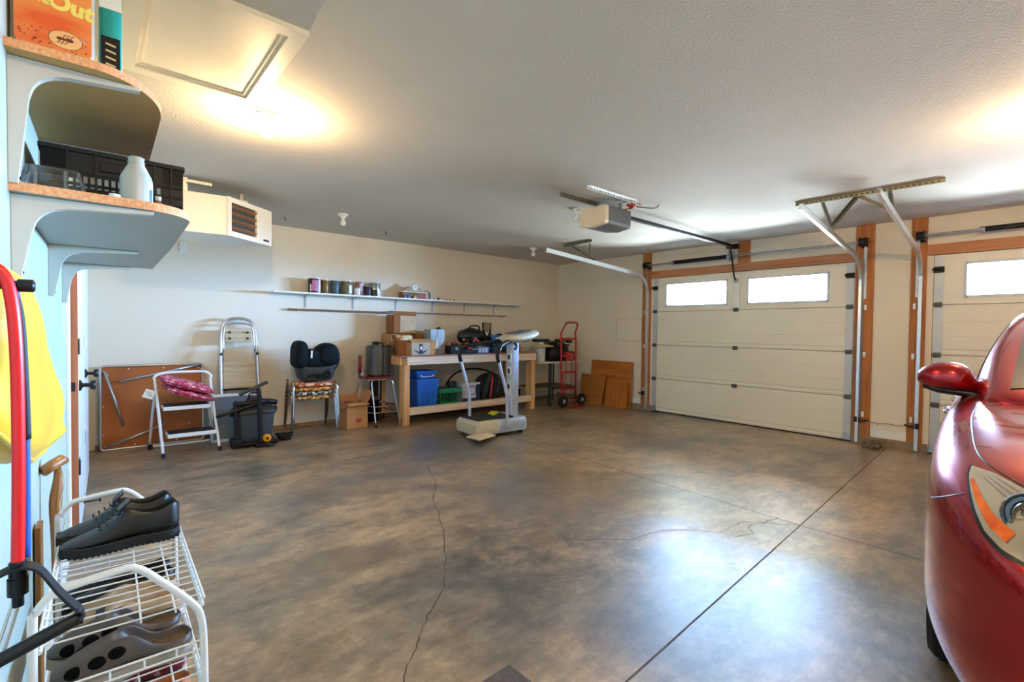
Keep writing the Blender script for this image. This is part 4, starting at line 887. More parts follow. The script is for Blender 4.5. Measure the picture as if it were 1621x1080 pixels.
B().lathe([(.19, .25), (.20, .255), (.20, .275), (.10, .29), (.05, .30)], (0.03, 0, 0), n=24).out('cream_lid', M('lid_cream', S(196, 186, 128), .5), t, sm='a')
b = B(); b.lathe([(.05, .29), (.055, .34), (.05, .35)], n=20); b.out('spout', m_white, t); b = B(); b.bx(-.13, .15, -.07, .08, .335, .385, .012); b.out('dark_cover', m_dark, t)
t = T('black_machine', 'black power tool heap behind the hand truck on the corner table', 'tools', (6.20, 5.98, TT), frame='L')
b = B(); secs = []
for z, w_, d_ in ((0.001, .24, .18), (.10, .27, .19), (.24, .24, .17), (.34, .14, .10)): secs.append([(w_*math.copysign(abs(math.cos(a))**.6, math.cos(a)), d_*math.copysign(abs(math.sin(a))**.6, math.sin(a)), z) for a in [j*2*PI/16 for j in range(16)]])
b.loft(secs); b.out('machine_body', m_black, t, sm=True)
junk(t, 24, .22, .15, .10, .36, [m_black, c_grn, m_dark, M('dull_olive', S(70, 66, 40), .6), c_rust], (.03, .055), 'tool')
t = T('trailer_chain', 'green strap lying over the black tools at the right', 'strap', (6.28, 5.92, TT+.30), frame='L')
B().tube([(-.18, .02, .02), (-.08, -.04, .07), (.05, -.05, .05), (.16, -.03, .02)], .016, 8, smooth=5).out('strap', c_grn, t, sm=True)
t = T('red_helmet', 'dark red and white sports helmet at the right end of the corner table', 'helmet', (6.47, 5.84, TT), frame='L')
b = B(); b.ball((0, 0, .085), .10, (1.0, 1.1, .85), n=14); b.out('helmet_shell', M('helmet_red', S(118, 36, 30), .3), t, sm=True)
b = B(); b.ball((-.06, -.045, .07), .055, (.8, 1, 1.1), n=10); b.out('white_patch', m_white, t, sm=True, label='white panel'); b = B(); b.ball((-.10, -.035, .12), .03, (1, .8, 1), n=8); b.out('dark_vent', m_black, t, sm=True)
t = T('red_case', 'small red tool case behind the hand truck frame', 'case', (6.32, 5.78, TT), frame='L')
B().bx(-.07, .05, -.04, .06, .001, .15, .012).out('case_body', c_red, t); B().bx(-.12, -.072, -.03, .05, .001, .10, .01).out('side_pocket', m_black, t)

# ============================================================ HAND TRUCK
t = T('hand_truck', 'red two wheeled hand truck standing against the corner table', 'hand truck', (6.18, 5.53, 0))
m_red = M('truck_red', S(166, 36, 26), .45, var=.1)
b = B(); b.tube([(5.985, 5.60, .06), (5.965, 5.60, .8), (5.958, 5.60, 1.22), (5.98, 5.60, 1.28), (6.05, 5.58, 1.40), (6.09, 5.58, 1.425), (6.30, 5.58, 1.425), (6.335, 5.58, 1.39), (6.345, 5.60, 1.33), (6.30-.0, 5.60, 1.24), (6.325, 5.60, 1.10), (6.345, 5.60, .06)], .0165, 10, smooth=3)
b.out('frame_tube', m_red, t, sm=True)
for z in (.30, .58, .86, 1.15):
    b = B(); b.box((6.155, 5.597, z), (.37, .008, .035)); b.out('cross_bar', m_red, t)
b = B(); b.cyl((6.08, 5.598, .06), (6.08, 5.598, .86), .008, n=8); b.cyl((6.23, 5.598, .06), (6.23, 5.598, .86), .008, n=8); b.out('inner_rod', m_red, t)
b = B(); b.bx(5.98, 6.35, 5.36, 5.605, .008, .016, .002); b.out('toe_plate', m_red, t)
b = B(); b.tube([(6.00, 5.598, .55), (6.02, 5.55, .12)], .009, 8); b.tube([(6.33, 5.598, .55), (6.31, 5.55, .12)], .009, 8); b.out('wheel_brace', m_red, t)
for x in (5.985-.045, 6.345+.05):
    b = B(); b.lathe([(.06, -.028), (.085, -.03), (.10, -.02), (.105, 0), (.10, .02), (.085, .03), (.06, .028)], (x+.03, 5.50, .106), 'x', 28) if False else b.lathe([(.06, -.028), (.085, -.03), (.10, -.02), (.105, 0), (.10, .02), (.085, .03), (.06, .028)], (x, 5.52, .106), 'y', 28)
    w_ = b.out('wheel', m_rubber, t, sm='a')
    b = B(); b.lathe([(.012, -.030), (.062, -.02), (.064, .024), (.052, .026), (.045, .022), (.022, .036), (.001, .036)], (x, 5.52, .106), 'y', 24); b.out('hub', M('hub_grey', S(176, 178, 172), .4, metal=.3), w_, sm='a')
b = B(); b.cyl((5.95, 5.52, .106), (6.39, 5.52, .106), .008, n=8); b.out('axle', m_steel, t)

# plywood sheets on wall B
t = B(); t.box((6.775, 5.19, .387), (.012, .87, .776), (0, .055, 0)); tag(t.out('plywood_sheet', m_ply), 'large plywood sheet leaning on the wall, rearmost of the three', 'plywood')
b = B(); vs = [(5.78, 0), (5.305, 0), (5.235, .50), (5.78, .53)]; b.prism(vs, .012, 'yz', 6.66); b.xf(Matrix.Translation((6.66, 0, 0)) @ Matrix.Rotation(.075, 4, 'Y') @ Matrix.Translation((-6.66, 0, 0))); tag(b.out('plywood_sheet', wood('plywood_b', S(190, 120, 48), S(156, 90, 28), 'y')), 'left of the two front plywood pieces, with a slanted edge', 'plywood')
b = B(); b.prism([(5.235, 0), (4.79, 0), (4.79, .445), (5.235, .43)], .012, 'yz', 6.68); b.xf(Matrix.Translation((6.68, 0, 0)) @ Matrix.Rotation(.075, 4, 'Y') @ Matrix.Translation((-6.68, 0, 0))); tag(b.out('plywood_sheet', wood('plywood_c', S(196, 122, 40), S(158, 88, 22), 'z')), 'right of the two front plywood pieces, lower and square', 'plywood')
# ============================================================ FOLDED TABLE
t = T('folded_table', 'folded card table with a silver rim leaning on its side against the back wall', 'table', (.5, 6.42, 0))
m_brd = M('hardboard', S(176, 98, 36), .55, rgb2=S(150, 78, 24), scale=2.5)
LT = Matrix.Translation((0, 6.44, 0)) @ Matrix.Rotation(-.06, 4, 'X')
b = B(); b.bx(.07, .955, -.012, -.002, .015, .855); b.xf(LT); b.out('table_board', m_brd, t)
b = B()
pts = []
for cx, cz, a0 in ((.925, .835, 0), (.09, .835, PI/2), (.09, .035, PI), (.925, .035, 1.5*PI)):
    for i in range(4): a = a0+PI/2*i/3; pts.append((cx+.028*math.cos(a), -.02, cz+.028*math.sin(a)))
b.tube(pts, .0125, 10, closed=True); b.xf(LT); b.out('rim_tube', m_alu, t, sm=True)
for p, q in (((.10, -.035, .81), (.245, -.035, .24)), ((.93, -.035, .855), (.21, -.045, .70)), ((.11, -.035, .035), (.60, -.04, .22))):
    b = B(); b.tube([p, q], .0125, 10); b.lathe([(.015, 0), (.015, .02)], q, 'z', 10) if False else None; b.xf(LT); b.out('folded_leg', m_alu, t, sm=True)
for q in ((.10, -.02, .81), (.92, -.02, .83), (.11, -.02, .045)):
    b = B(); b.tube([(q[0]-.02, -.022, q[2]), (q[0]+.03, -.026, q[2]-.04), (q[0]+.0, -.026, q[2]-.07)], .006, 6, smooth=3); b.xf(LT); b.out('leg_brace', m_steel, t)
b = B()
for x, z in ((.29, .85), (.59, .85), (.085, .45), (.085, .16), (.34, .035), (.70, .035), (.82, .20)): b.ball((x, -.02, z-.02 if z > .8 else z), .008, n=6)
b.xf(LT); b.out('rivet', m_white, t)

# ============================================================ STEP STOOL WITH CUSHIONS
t = T('step_stool', 'white two step folding stool with black treads holding the red cushions', 'step stool', (.75, 5.95, 0))
def bar(p, r=.0125, n=10, sm=5): return B().tube(p, r, n, smooth=sm)
# front frame: inverted U
bar([(.52, 5.73, .0), (.475, 5.93, .70), (.465, 5.95, .76), (.50, 5.955, .80), (.60, 5.96, .815), (.84, 5.96, .815), (.92, 5.955, .80), (.955, 5.95, .75), (.945, 5.93, .68), (1.0, 5.75, .0)], .0135).out('front_frame', m_wmetal, t, sm=True)
bar([(.475, 5.93, .64), (.46, 6.10, .35), (.455, 6.25, .06), (.47, 6.27, .025), (.53, 6.28, .014), (.97, 6.28, .014), (1.03, 6.27, .03), (1.03, 6.25, .07), (.96, 6.08, .35), (.935, 5.93, .64)], .0125).out('rear_frame', m_wmetal, t, sm=True)
for nm, y0, y1, z, x0, x1 in (('upper', 5.84, 6.08, .485, .53, .93), ('lower', 5.74, 5.96, .225, .555, .965)):
    b = B(); b.bx(x0, x1, y0, y1, z-.042, z-.004, .006); tr = b.out('step', m_wmetal, t)
    b = B(); b.bx(x0+.012, x1-.012, y0+.022, y1-.005, z-.004, z+.003); b.out('tread', m_rubber, tr)
for x, y in ((.522, 5.725), (1.0, 5.745)): B().cyl((x, y, .0), (x-.004 if x < .7 else x, y+.012, .045), .017, n=12).out('foot_cap', m_black, t)
for x in (.455, 1.035): b = B(); b.bx(x-.02, x+.02, 6.23, 6.275, 0, .05, .006); b.out('foot_cap', m_black, t)
for x in (.475, .94): b = B(); b.tube([(x+.02, 5.93, .65), (x+.015, 6.06, .46)], .006, 6); b.out('link', m_wmetal, t)
m_flor = M('cushion_floral', S(176, 34, 72), .75, rgb2=S(236, 170, 180), scale=26, ramp=(.50, .62), detail=2, bump=.2, bscale=90)
def cushion(c, d, rot, label):
    t = T('seat_cushion', label, 'cushion', c, frame='L', group=None); b = B(); secs = []
    w_, dp, h = d
    for k in range(9):
        ph = -1+2*k/8; s = (1-abs(ph)**3.2*.30); z = ph*h/2
        if abs(ph) == 1: s = .72
        secs.append([(s*w_/2*math.copysign(abs(math.cos(a))**.45, math.cos(a)), s*dp/2*math.copysign(abs(math.sin(a))**.45, math.sin(a)), z) for a in [j*2*PI/24 for j in range(24)]])
    b.loft(secs); b.xf(Matrix.Rotation(rot[2], 4, 'Z') @ Matrix.Rotation(rot[1], 4, 'Y') @ Matrix.Rotation(rot[0], 4, 'X')); b.out('cushion_pad', m_flor, t, sm=True)
    b = B(); b.tube([(w_/2*math.copysign(abs(math.cos(a))**.45, math.cos(a)), dp/2*math.copysign(abs(math.sin(a))**.45, math.sin(a)), 0) for a in [j*2*PI/24 for j in range(24)]], .005, 6, closed=True)
    b.xf(Matrix.Rotation(rot[2], 4, 'Z') @ Matrix.Rotation(rot[1], 4, 'Y') @ Matrix.Rotation(rot[0], 4, 'X')); b.out('piping', M('piping_red', S(130, 20, 44), .7), t, sm=True)
    return t
cushion((.735, 5.93, .690), (.49, .36, .062), (.10, .34, .03), 'upper of the two red floral cushions on the step stool')
cushion((.750, 5.93, .606), (.46, .36, .056), (.10, .35, .03), 'lower red floral cushion wedged in the step stool frame')
t = T('price_tag', 'white paper tag hanging from the red cushion beside the stool', 'tag', (.42, 5.86, .62), frame='L')
B().box((0, 0, 0), (.085, .003, .085), (0, .4, 0)).out('paper', m_white, t); b = B(); b.tube([(.03, 0, .04), (.07, .02, .08)], .0015, 5); b.out('string', m_white, t)
b = B()
for k in range(3): b.box((-.005+.004*k, -.002, .02-.018*k), (.05, .001, .004), (0, .4, 0))
b.out('print', c_gry, t)

# ============================================================ PLATFORM LADDER
t = T('step_ladder', 'tall aluminium platform ladder folded against the back wall', 'ladder', (1.3, 6.4, 0))
bar([(1.095, 6.20, .0), (1.11, 6.34, .95), (1.13, 6.40, 1.25), (1.17, 6.415, 1.345), (1.25, 6.42, 1.38), (1.36, 6.42, 1.38), (1.44, 6.415, 1.345), (1.475, 6.40, 1.25), (1.49, 6.34, .93), (1.50, 6.22, .0)], .017).out('rail_loop', m_alu, t, sm=True)
bar([(1.14, 6.36, 1.00), (1.15, 6.38, 1.24), (1.19, 6.39, 1.31), (1.30, 6.395, 1.325), (1.42, 6.39, 1.31), (1.45, 6.38, 1.24), (1.465, 6.36, 1.00)], .010).out('inner_loop', m_alu, t, sm=True)
m_lw = wood('ladder_wood', S(206, 190, 158), S(176, 156, 120), 'x')
b = B(); b.box((1.298, 6.375, 1.185), (.275, .018, .165), (-.07, 0, 0), .004); o = b.out('top_plate', m_lw, t)
b = B()
for x in (1.205, 1.39): 
    for z in (1.15, 1.22): b.cyl((x, 6.352, z), (x, 6.366, z), .012, n=10)
b.out('bolt', m_dark, t)
b = B()
b.box((1.297, 6.315, .725), (.335, .02, .30), (-.08, 0, 0), .004); b.out('platform', m_lw, t)
b = B()
for k in range(8): b.box((1.297, 6.302+.003*k, .605+.035*k), (.30, .002, .004), (-.08, 0, 0))
b.out('anti_slip_line', M('slip_line', S(160, 138, 104), .6), t)
b = B(); b.box((1.297, 6.30, .565), (.34, .05, .022), None, .004); b.out('platform_edge', m_dark, t)
for z in (.30,): b = B(); b.box((1.297, 6.25, z), (.36, .07, .02), (-.1, 0, 0), .003); b.out('rung', m_alu, t)
bar([(1.13, 6.33, 1.0), (1.16, 6.40, .5), (1.17, 6.44, .03)], .012, sm=3).out('rear_leg', m_alu, t); bar([(1.47, 6.33, 1.0), (1.46, 6.40, .5), (1.45, 6.44, .03)], .012, sm=3).out('rear_leg', m_alu, t)
for x in (1.11, 1.487): b = B(); b.ball((x, 6.322, .97), .016, n=8); b.out('hinge_rivet', m_dark, t)
for x, y in ((1.095, 6.20), (1.50, 6.22)): B().cyl((x, y, 0), (x, y+.004, .04), .02, n=10).out('foot_cap', m_rubber, t)
# pale blue fan box standing behind the vacuum
t = T('blue_storage_box', 'white framed blue grey panel standing behind the vacuum between the ladder legs', 'panel', (1.22, 6.33, 0), frame='L')
b = B()
for q in ((-.24, .22, .50, .53), (-.24, -.215, .0, .53), (.195, .22, .0, .53), (-.24, .22, 0, .03)): b.bx(q[0], q[1], -.02, .01, q[2], q[3])
b.xf(Matrix.Translation((0, -.16, 0)) @ Matrix.Rotation(-.1, 4, 'X')); b.out('panel_frame', m_wmetal, t)
b = B(); b.bx(-.215, .195, -.01, 0, .03, .50); b.xf(Matrix.Translation((0, -.16, 0)) @ Matrix.Rotation(-.1, 4, 'X')); b.out('panel_face', M('panel_bluegrey', S(92, 108, 122), .5, rgb2=S(120, 116, 104), scale=3), t)

# ============================================================ SHOP VACUUM
t = T('shop_vacuum', 'grey wet and dry vacuum with black lid and wands beside the ladder', 'vacuum cleaner', (1.33, 5.84, 0))
m_vt = M('vac_tank', S(60, 68, 76), .5, var=.12, scale=3); m_vl = M('vac_lid', S(34, 34, 30), .5, var=.2)
vx, vy = 1.345, 5.88
def sq(w_, d_, z, p=.5): return [(vx+w_*math.copysign(abs(math.cos(a))**p, math.cos(a)), vy+d_*math.copysign(abs(math.sin(a))**p, math.sin(a)), z) for a in [j*2*PI/28 for j in range(28)]]
b = B(); b.loft([sq(.15, .14, .05), sq(.165, .155, .07), sq(.195, .175, .355), sq(.20, .18, .36)]); b.out('tank', m_vt, t, sm='a')
b = B(); b.loft([sq(.205, .185, .345), sq(.212, .19, .36), sq(.205, .185, .385), sq(.18, .16, .42, .7), sq(.10, .10, .455, .8), sq(.04, .04, .46, 1)]); b.out('lid', m_vl, t, sm='a')
b = B(); b.lathe([(.085, 0), (.09, .03), (.07, .075), (.02, .09)], (vx+.01, vy, .44), n=24); b.out('motor_head', m_vl, t, sm='a')
bar([(vx-.05, vy-.03, .49), (vx-.045, vy-.03, .56), (vx+.045, vy-.03, .555), (vx+.06, vy-.03, .50)], .009, sm=4).out('carry_handle', m_black, t, sm=True)
bar([(vx-.20, vy-.07, .475), (vx-.17, vy-.09, .46), (vx-.05, vy-.12, .47), (vx+.05, vy-.11, .475), (vx+.15, vy-.04, .46), (vx+.225, vy-.02, .44)], .030, sm=6).out('hose', m_black, t, sm=True)
b = B(); b.bx(vx-.21, vx+.21, vy-.19, vy+.18, .02, .055, .012); b.out('caster_base', m_black, t)
for x, y in ((-.18, -.15), (.18, -.15), (.18, .15), (-.18, .15)): B().lathe([(.015, -.012), (.028, -.01), (.028, .01), (.015, .012)], (vx+x, vy+y, .028), 'y', 16).out('caster', m_black, t, sm='a')
B().lathe([(.02, 0), (.044, .002), (.044, .02), (.036, .03), (.0, .032)], (vx+.085, vy-.185, .085), 'y', 28).out('drain_cap', M('cap_yellow', S(226, 156, 30), .4), t, sm='a', label='yellow drain cap')
B().lathe([(.012, .03), (.014, .045), (.004, .046)], (vx+.085, vy-.185, .085), 'y', 12).out('cap_stem', m_black, t)
b = B(); b.bx(vx-.235, vx-.19, vy-.03, vy+.03, .32, .37, .008); b.bx(vx+.19, vx+.235, vy-.03, vy+.03, .35, .40, .008); b.out('latch', m_dark, t)
# wands: three black pipes and the floor nozzle
b = bar([(1.36, 5.64, .03), (1.352, 5.645, .30), (1.345, 5.65, .585), (1.335, 5.655, .62), (1.315, 5.66, .63)], .022, sm=4); w_ = b.out('upright_wand', m_black, t, sm=True)
b = B(); b.box((1.295, 5.66, .635), (.30, .05, .032), (0, -.42, 0), .008); b.out('floor_nozzle', M('nozzle_grey', S(34, 42, 46), .5), t)
bar([(.96, 5.72, .355), (1.20, 5.70, .425), (1.36, 5.69, .47)], .017, sm=3).out('cross_wand', m_black, t, sm=True)
bar([(1.145, 5.72, .03), (1.14, 5.72, .25), (1.135, 5.72, .45)], .020, sm=3).out('upright_wand', m_black, t, sm=True)
b = B(); b.bx(1.09, 1.20, 5.68, 5.78, .03, .10, .015); b.bx(1.10, 1.14, 5.69, 5.77, .005, .04, .01); b.out('nozzle', m_black, t)
b = B(); b.bx(1.31, 1.43, 5.62, 5.70, .005, .045, .012); b.out('nozzle', m_black, t)
b = bar([(1.50, 5.66, .012), (1.46, 5.60, .010), (1.42, 5.64, .012), (1.48, 5.68, .05)], .006, sm=5); b.out('power_cord', m_black, t, sm=True)
t = T('cord_heap', 'small heap of black cord and fittings on the floor right of the vacuum', 'cord', (1.66, 5.86, 0), frame='L')
for k in range(5):
    a = k*1.3; b = B(); b.tube([(.09*math.cos(a+j)*(.6+.1*k), .07*math.sin(a+j)*(.6+.1*k), .02+.012*k+.01*math.sin(j*2)) for j in range(7)], .011, 8, closed=True, smooth=4); b.out('coil', m_black, t, sm=True)
B().bx(-.06, .06, -.05, .05, .002, .06, .015).out('plug_adapter', m_black, t)

# ============================================================ STACKED CHAIRS WITH CAR SEAT
fab = {}
for nm, c1, c2, c3 in (('a', S(168, 72, 36), S(230, 190, 150), 12), ('b', S(140, 66, 20), S(230, 176, 80), 14), ('c', S(52, 48, 44), S(222, 218, 210), 16), ('d', S(130, 66, 22), S(236, 200, 110), 14)):
    fab[nm] = M('seat_fabric_'+nm, c1, .85, rgb2=c2, scale=c3*2.2, ramp=(.48, .56), detail=2, bump=.2, bscale=120)
m_ct = M('chair_tube', S(112, 92, 72), .35, metal=.7, var=.2)
def stack_chair():
    t = T('stacking_chair', 'x', 'chair', frame='L'); w_ = .235
    b = B(); secs = []
    for k in range(7):
        ph = -1+2*k/6; s = 1-.14*abs(ph)**3
        secs.append([(s*w_*math.copysign(abs(math.cos(a))**.4, math.cos(a)), s*.21*math.copysign(abs(math.sin(a))**.4, math.sin(a)), .43+ph*.026) for a in [j*2*PI/24 for j in range(24)]])
    b.loft(secs); seat = b.out('seat', fab['a'], t, sm=True)
    for s in (-1, 1):
        b = B(); b.tube([(s*.265, -.25, 0), (s*.25, -.20, .36), (s*.245, -.17, .435), (s*.235, -.10, .455)], .011, 10, smooth=4); b.out('leg', m_chrome, t, sm=True)
        b = B(); b.tube([(s*.25, .27, 0), (s*.245, .22, .36), (s*.24, .235, .47)], .011, 10, smooth=4); b.out('leg', m_ct, t, sm=True)
        b = B(); b.tube([(s*.24, -.10, .405), (s*.24, .20, .40)], .010, 8); b.out('seat_rail', m_ct, t)
    return t
st0 = stack_chair()
lab = [('bottom chair of the floral stack, with gold patterned seat', 'd'), ('second chair from the bottom of the stack, black and white seat', 'c'), ('third chair from the bottom of the stack, mustard patterned seat', 'b'), ('top chair of the stack, carrying the child car seat', 'a')]
RZc = .22
for i, (lb, f) in enumerate(lab):
    o = st0 if i == 3 else copy_tree(st0)
    o.location = (2.07, 6.235-.024*i, .055*i if i else 0); o.rotation_euler = (0, 0, -.10); o['label'] = lb; o['group'] = 'stacked floral chairs'
    for ch in o.children:
        if ch.name.startswith('seat') and not ch.name.startswith('seat_rail'): ch.data = ch.data.copy(); ch.data.materials[0] = fab[f]
        if i and ch.name.startswith('leg'):
            # upper chairs: their legs nest outside those below and stop above the floor
            pass
t = T('child_car_seat', 'black child car seat standing upside down on the stacked chairs', 'car seat', (2.11, 6.16, .625), frame='L')
m_cs = M('carseat_fabric', S(12, 22, 27), .85, var=.25, bump=.2, bscale=50, spec=.2); m_csp = M('carseat_shell', S(48, 54, 56), .45, var=.1)
def pillow(outl, y0, y1, name, mat, parent, inset=.03, sub=1):
    """soft slab: closed outline in x,z puffed between y0 and y1"""
    cx = sum(p[0] for p in outl)/len(outl); cz = sum(p[1] for p in outl)/len(outl); O_ = catmull([(p[0], 0, p[1]) for p in outl], 4, True); secs = []
    for f, k in ((0, .80), (.12, .95), (.5, 1.0), (.88, .95), (1, .80)): secs.append([(cx+(p.x-cx)*k, y0+(y1-y0)*f, cz+(p.z-cz)*k) for p in O_])
    b = B(); b.loft(secs); return b.out(name, mat, parent, sm=True, sub=sub)
pillow([(-.245, .16), (-.20, .02), (-.10, .0), (.08, .0), (.18, .03), (.215, .16), (.20, .24), (-.23, .24)], -.17, .14, 'shell', m_csp, t)
pillow([(-.285, .30), (-.283, .20), (-.22, .16), (-.15, .20), (-.135, .34), (-.145, .46), (-.19, .505), (-.25, .495), (-.28, .42)], -.20, .12, 'side_bolster', m_cs, t)
pillow([(-.20, .20), (-.10, .165), (.08, .17), (.20, .19), (.22, .30), (.19, .38), (.06, .41), (-.06, .40), (-.18, .40)], -.19, .10, 'seat_pad', m_cs, t)
pillow([(-.02, .30), (.0, .22), (.12, .185), (.215, .215), (.245, .30), (.225, .40), (.165, .465), (.07, .475), (.0, .43)], -.215, .05, 'side_bolster', m_cs, t)
b = B(); b.box((-.115, -.197, .34), (.020, .004, .09), (0, .05, 0)); b.out('care_label', m_white, t, label='small white label')
bar([(-.16, -.17, .06), (-.10, -.185, .09), (.05, -.185, .09), (.10, -.18, .13), (.12, -.17, .07)], .013, sm=5).out('harness_strap', m_black, t, sm=True)
b = B(); b.bx(-.05, .12, -.19, -.16, .045, .08, .008); b.out('adjuster', m_black, t)
bar([(.20, -.10, .14), (.235, -.12, .22), (.25, -.12, .28)], .012, sm=4).out('recline_arm', m_csp, t, sm=True)
bar([(-.03, -.03, .40), (-.01, -.05, .425), (.03, -.05, .42), (.04, -.03, .40)], .008, sm=4).out('handle_loop', m_black, t, sm=True)

# ============================================================ OPEN CARTON AND BAR STOOL
t = carton('cardboard_box', (2.565, 6.10, 0), (.29, .24, .325), .10, 'open tan cardboard box with a red emblem on the floor beside the bar stool', m_card, [('r', .5, .16), ('l', 2.6, .08), ('f', 2.0, .06), ('b', .35, .1)])
b = B(); b.ball((0, 0, 0), .022, (1, .06, 1), n=10); b.ball((.034, 0, 0), .022, (1, .06, 1), n=10); b.box((.017, 0, 0), (.03, .002, .03)); b.xf(Matrix.Translation((.0, -.1215, .10))); b.out('red_emblem', M('emblem_red', S(190, 36, 40), .6), t)
junk_t = T('box_contents', 'loose brown packing and orange bits in the open cardboard box', 'contents', (2.50, 6.12, .02), frame='L')
junk(junk_t, 7, .10, .08, .22, .33, [c_rust, c_or, m_card2], (.02, .035), 'loose_item')
t = T('bar_stool', 'chrome bar stool with a red seat and back carrying the grey suitcase', 'stool', (2.93, 6.1, 0))
sx0, sx1, sy0, sy1, sz = 2.70, 3.07, 5.95, 6.28, .645
m_rv = M('vinyl_red', S(120, 24, 26), .4, var=.1)
b = B(); b.loft([rr(sx0, sx1, sy0, sy1, .05, sz-.03), rr(sx0-.006, sx1+.006, sy0-.006, sy1+.006, .05, sz-.015), rr(sx0, sx1, sy0, sy1, .05, sz)]); b.out('seat', m_rv, t, sm='a')
b = B(); b.tube([(x, y, sz-.035) for x, y, _ in rr(sx0, sx1, sy0, sy1, .05, 0)], .010, 8, closed=True); b.out('seat_rim', m_chrome, t, sm=True)
for x0, y0, x1, y1 in ((2.76, 5.97, 2.775, 5.86), (3.05, 5.97, 3.13, 5.88), (2.72, 6.26, 2.66, 6.36), (3.0, 6.24, 3.035, 6.33)):
    bar([(x0+.04*(1 if x0 < 2.9 else -1), y0, sz-.04), (x0, y0-.01*(1 if y0 < 6.1 else -1), sz-.07), ((x0+x1)/2, (y0+y1)/2, .32), (x1, y1, .02)], .0125, sm=4).out('leg', m_chrome, t, sm=True)
    B().cyl((x1, y1, 0), (x1, y1, .025), .016, n=10).out('foot_cap', m_black, t)
for z, f in ((.26, .55), (.18, .68)):
    b = B(); q = [(2.765, 5.905), (3.09, 5.93), (3.09, 6.32), (2.70, 6.32)]; b.tube([(x, y, z) for x, y in q], .008, 8, closed=True); b.out('foot_rail', m_chrome, t)
b = B(); b.lathe([(.001, -.02), (.05, -.02), (.055, 0), (.05, .02), (.001, .02)], (0, 0, 0), 'y', 20); b.xf(Matrix.Translation((2.665, 6.12, .81)) @ Matrix.Rotation(1.2, 4, 'Z') @ Matrix.Diagonal((1.5, 1, 2.3, 1))); b.out('backrest', m_rv, t, sm='a')
bar([(2.72, 6.05, sz-.03), (2.67, 6.03, .68), (2.672, 6.09, .80)], .010, sm=4).out('back_post', m_chrome, t, sm=True); bar([(2.74, 6.26, sz-.03), (2.70, 6.25, .70), (2.69, 6.18, .82)], .010, sm=4).out('back_post', m_chrome, t, sm=True)
t = T('suitcase', 'grey ribbed suitcase standing on the red bar stool', 'suitcase', (2.94, 6.12, sz+.002), frame='L')
b = B(); m_sc = M('suitcase_grey', S(110, 114, 112), .35, metal=.3, rgb2=S(64, 64, 60), scale=1.2, stretch=(14, 1, .2), ramp=(.4, .6), detail=1)
b.loft([rr(-.165, .175, -.115, .115, .06, z) if 0 < i < 4 else rr(-.135, .145, -.09, .09, .05, z) for i, z in enumerate((.0, .025, .2, .385, .415))])
b.out('shell', m_sc, t, sm='a')
b = B()
for x in (-.10, -.03, .04, .11): b.bx(x-.006, x+.006, -.121, -.112, .03, .39, .003)
b.out('rib', m_sc, t)
bar([(-.04, 0, .412), (-.03, 0, .44), (.04, 0, .44), (.05, 0, .412)], .008, sm=4).out('handle', m_black, t, sm=True)
b = B(); b.bx(-.004, .004, -.117, .117, .0, .415); b.out('zip', m_dark, t)
# dark things between the stool and the bench
t = T('black_case', 'tall narrow black case standing between the bar stool and the bench', 'case', (3.10, 6.44, 0), frame='L')
B().bx(-.12, -.012, -.08, .08, .0, .80, .012).out('case_body', m_black, t)
b = B(); b.tube([(3.02, 6.33, 0), (3.03, 6.40, 1.0)], .012, 8); b.bx(2.99, 3.05, 6.36, 6.46, .96, 1.10, .01); tag(b.out('broom', m_dark), 'dark broom leaning upside down in the gap behind the suitcase', 'broom')
t = T('brown_bag', 'small open brown paper bag under the bar stool', 'bag', (2.90, 6.28, 0), frame='L')
b = B(); b.loft([[(x, y, z) for x, y in ((-s, -.05), (s, -.05), (s, .05), (-s, .05))] for s, z in ((.09, .001), (.10, .30), (.095, .30), (.085, .006))]); b.out('bag', m_card2, t)
junk(t, 5, .06, .03, .27, .34, [c_rust, c_or, c_red], (.02, .03), 'loose_item')
# ============================================================ CORNER SHELVES ON WALL C (coordinates: out of wall, along wall, up)
m_shu = M('melamine_tan', S(206, 162, 100), .6, rgb2=S(190, 144, 82), scale=2)
m_shl = M('melamine_grey', S(172, 172, 164), .5, var=.03)
m_br = M('bracket_enamel', S(208, 198, 180), .35, var=.03)
m_pb = M('particle_edge', S(244, 178, 122), .8, rgb2=S(224, 146, 88), scale=140, bump=.3, bscale=160)
def corner_board(poly, z0, th, name, mat, label, edge):
    t = T(name, label, 'shelf', (0, poly[0][1], z0), frame='C')
    B().prism(poly, th, 'xy', z0).out('board', mat, t)
    n = len(poly); lo = []; hi = []
    for v, u in edge: lo.append(Vector((v, u, z0-.0004))); hi.append(Vector((v, u, z0+th+.0004)))
    b = B(); b.grid([lo, hi]); b.out('edge_band', m_pb, t, solid=.0015)
    return t
def arcpts(cx, cy, rx, ry, a0, a1, k): return [(cx+rx*math.cos(a0+(a1-a0)*i/k), cy+ry*math.sin(a0+(a1-a0)*i/k)) for i in range(k+1)]
LZ, UZ = 1.604, 1.922
corner = arcpts(.245, 1.80, .13, .125, -PI/2, 0, 10)
polyL = [(.0, 1.66)]+[(v, u) for v, u in corner]+[(.382, 2.47), (.372, 3.40), (0, 3.42)]
tL = corner_board(polyL, LZ, .022, 'wall_shelf', m_shl, 'lower of the two shelves on the left wall, with an orange chipboard edge', polyL[:-1])
corner = arcpts(.145, 1.86, .163, .25, -PI/2, 0, 12)
polyU = [(.0, 1.61)]+corner+[(.305, 2.41), (0, 2.41)]
tU = corner_board(polyU, UZ, .020, 'wall_shelf', m_shu, 'upper of the two shelves on the left wall, carrying the orange jug', polyU[:-1])
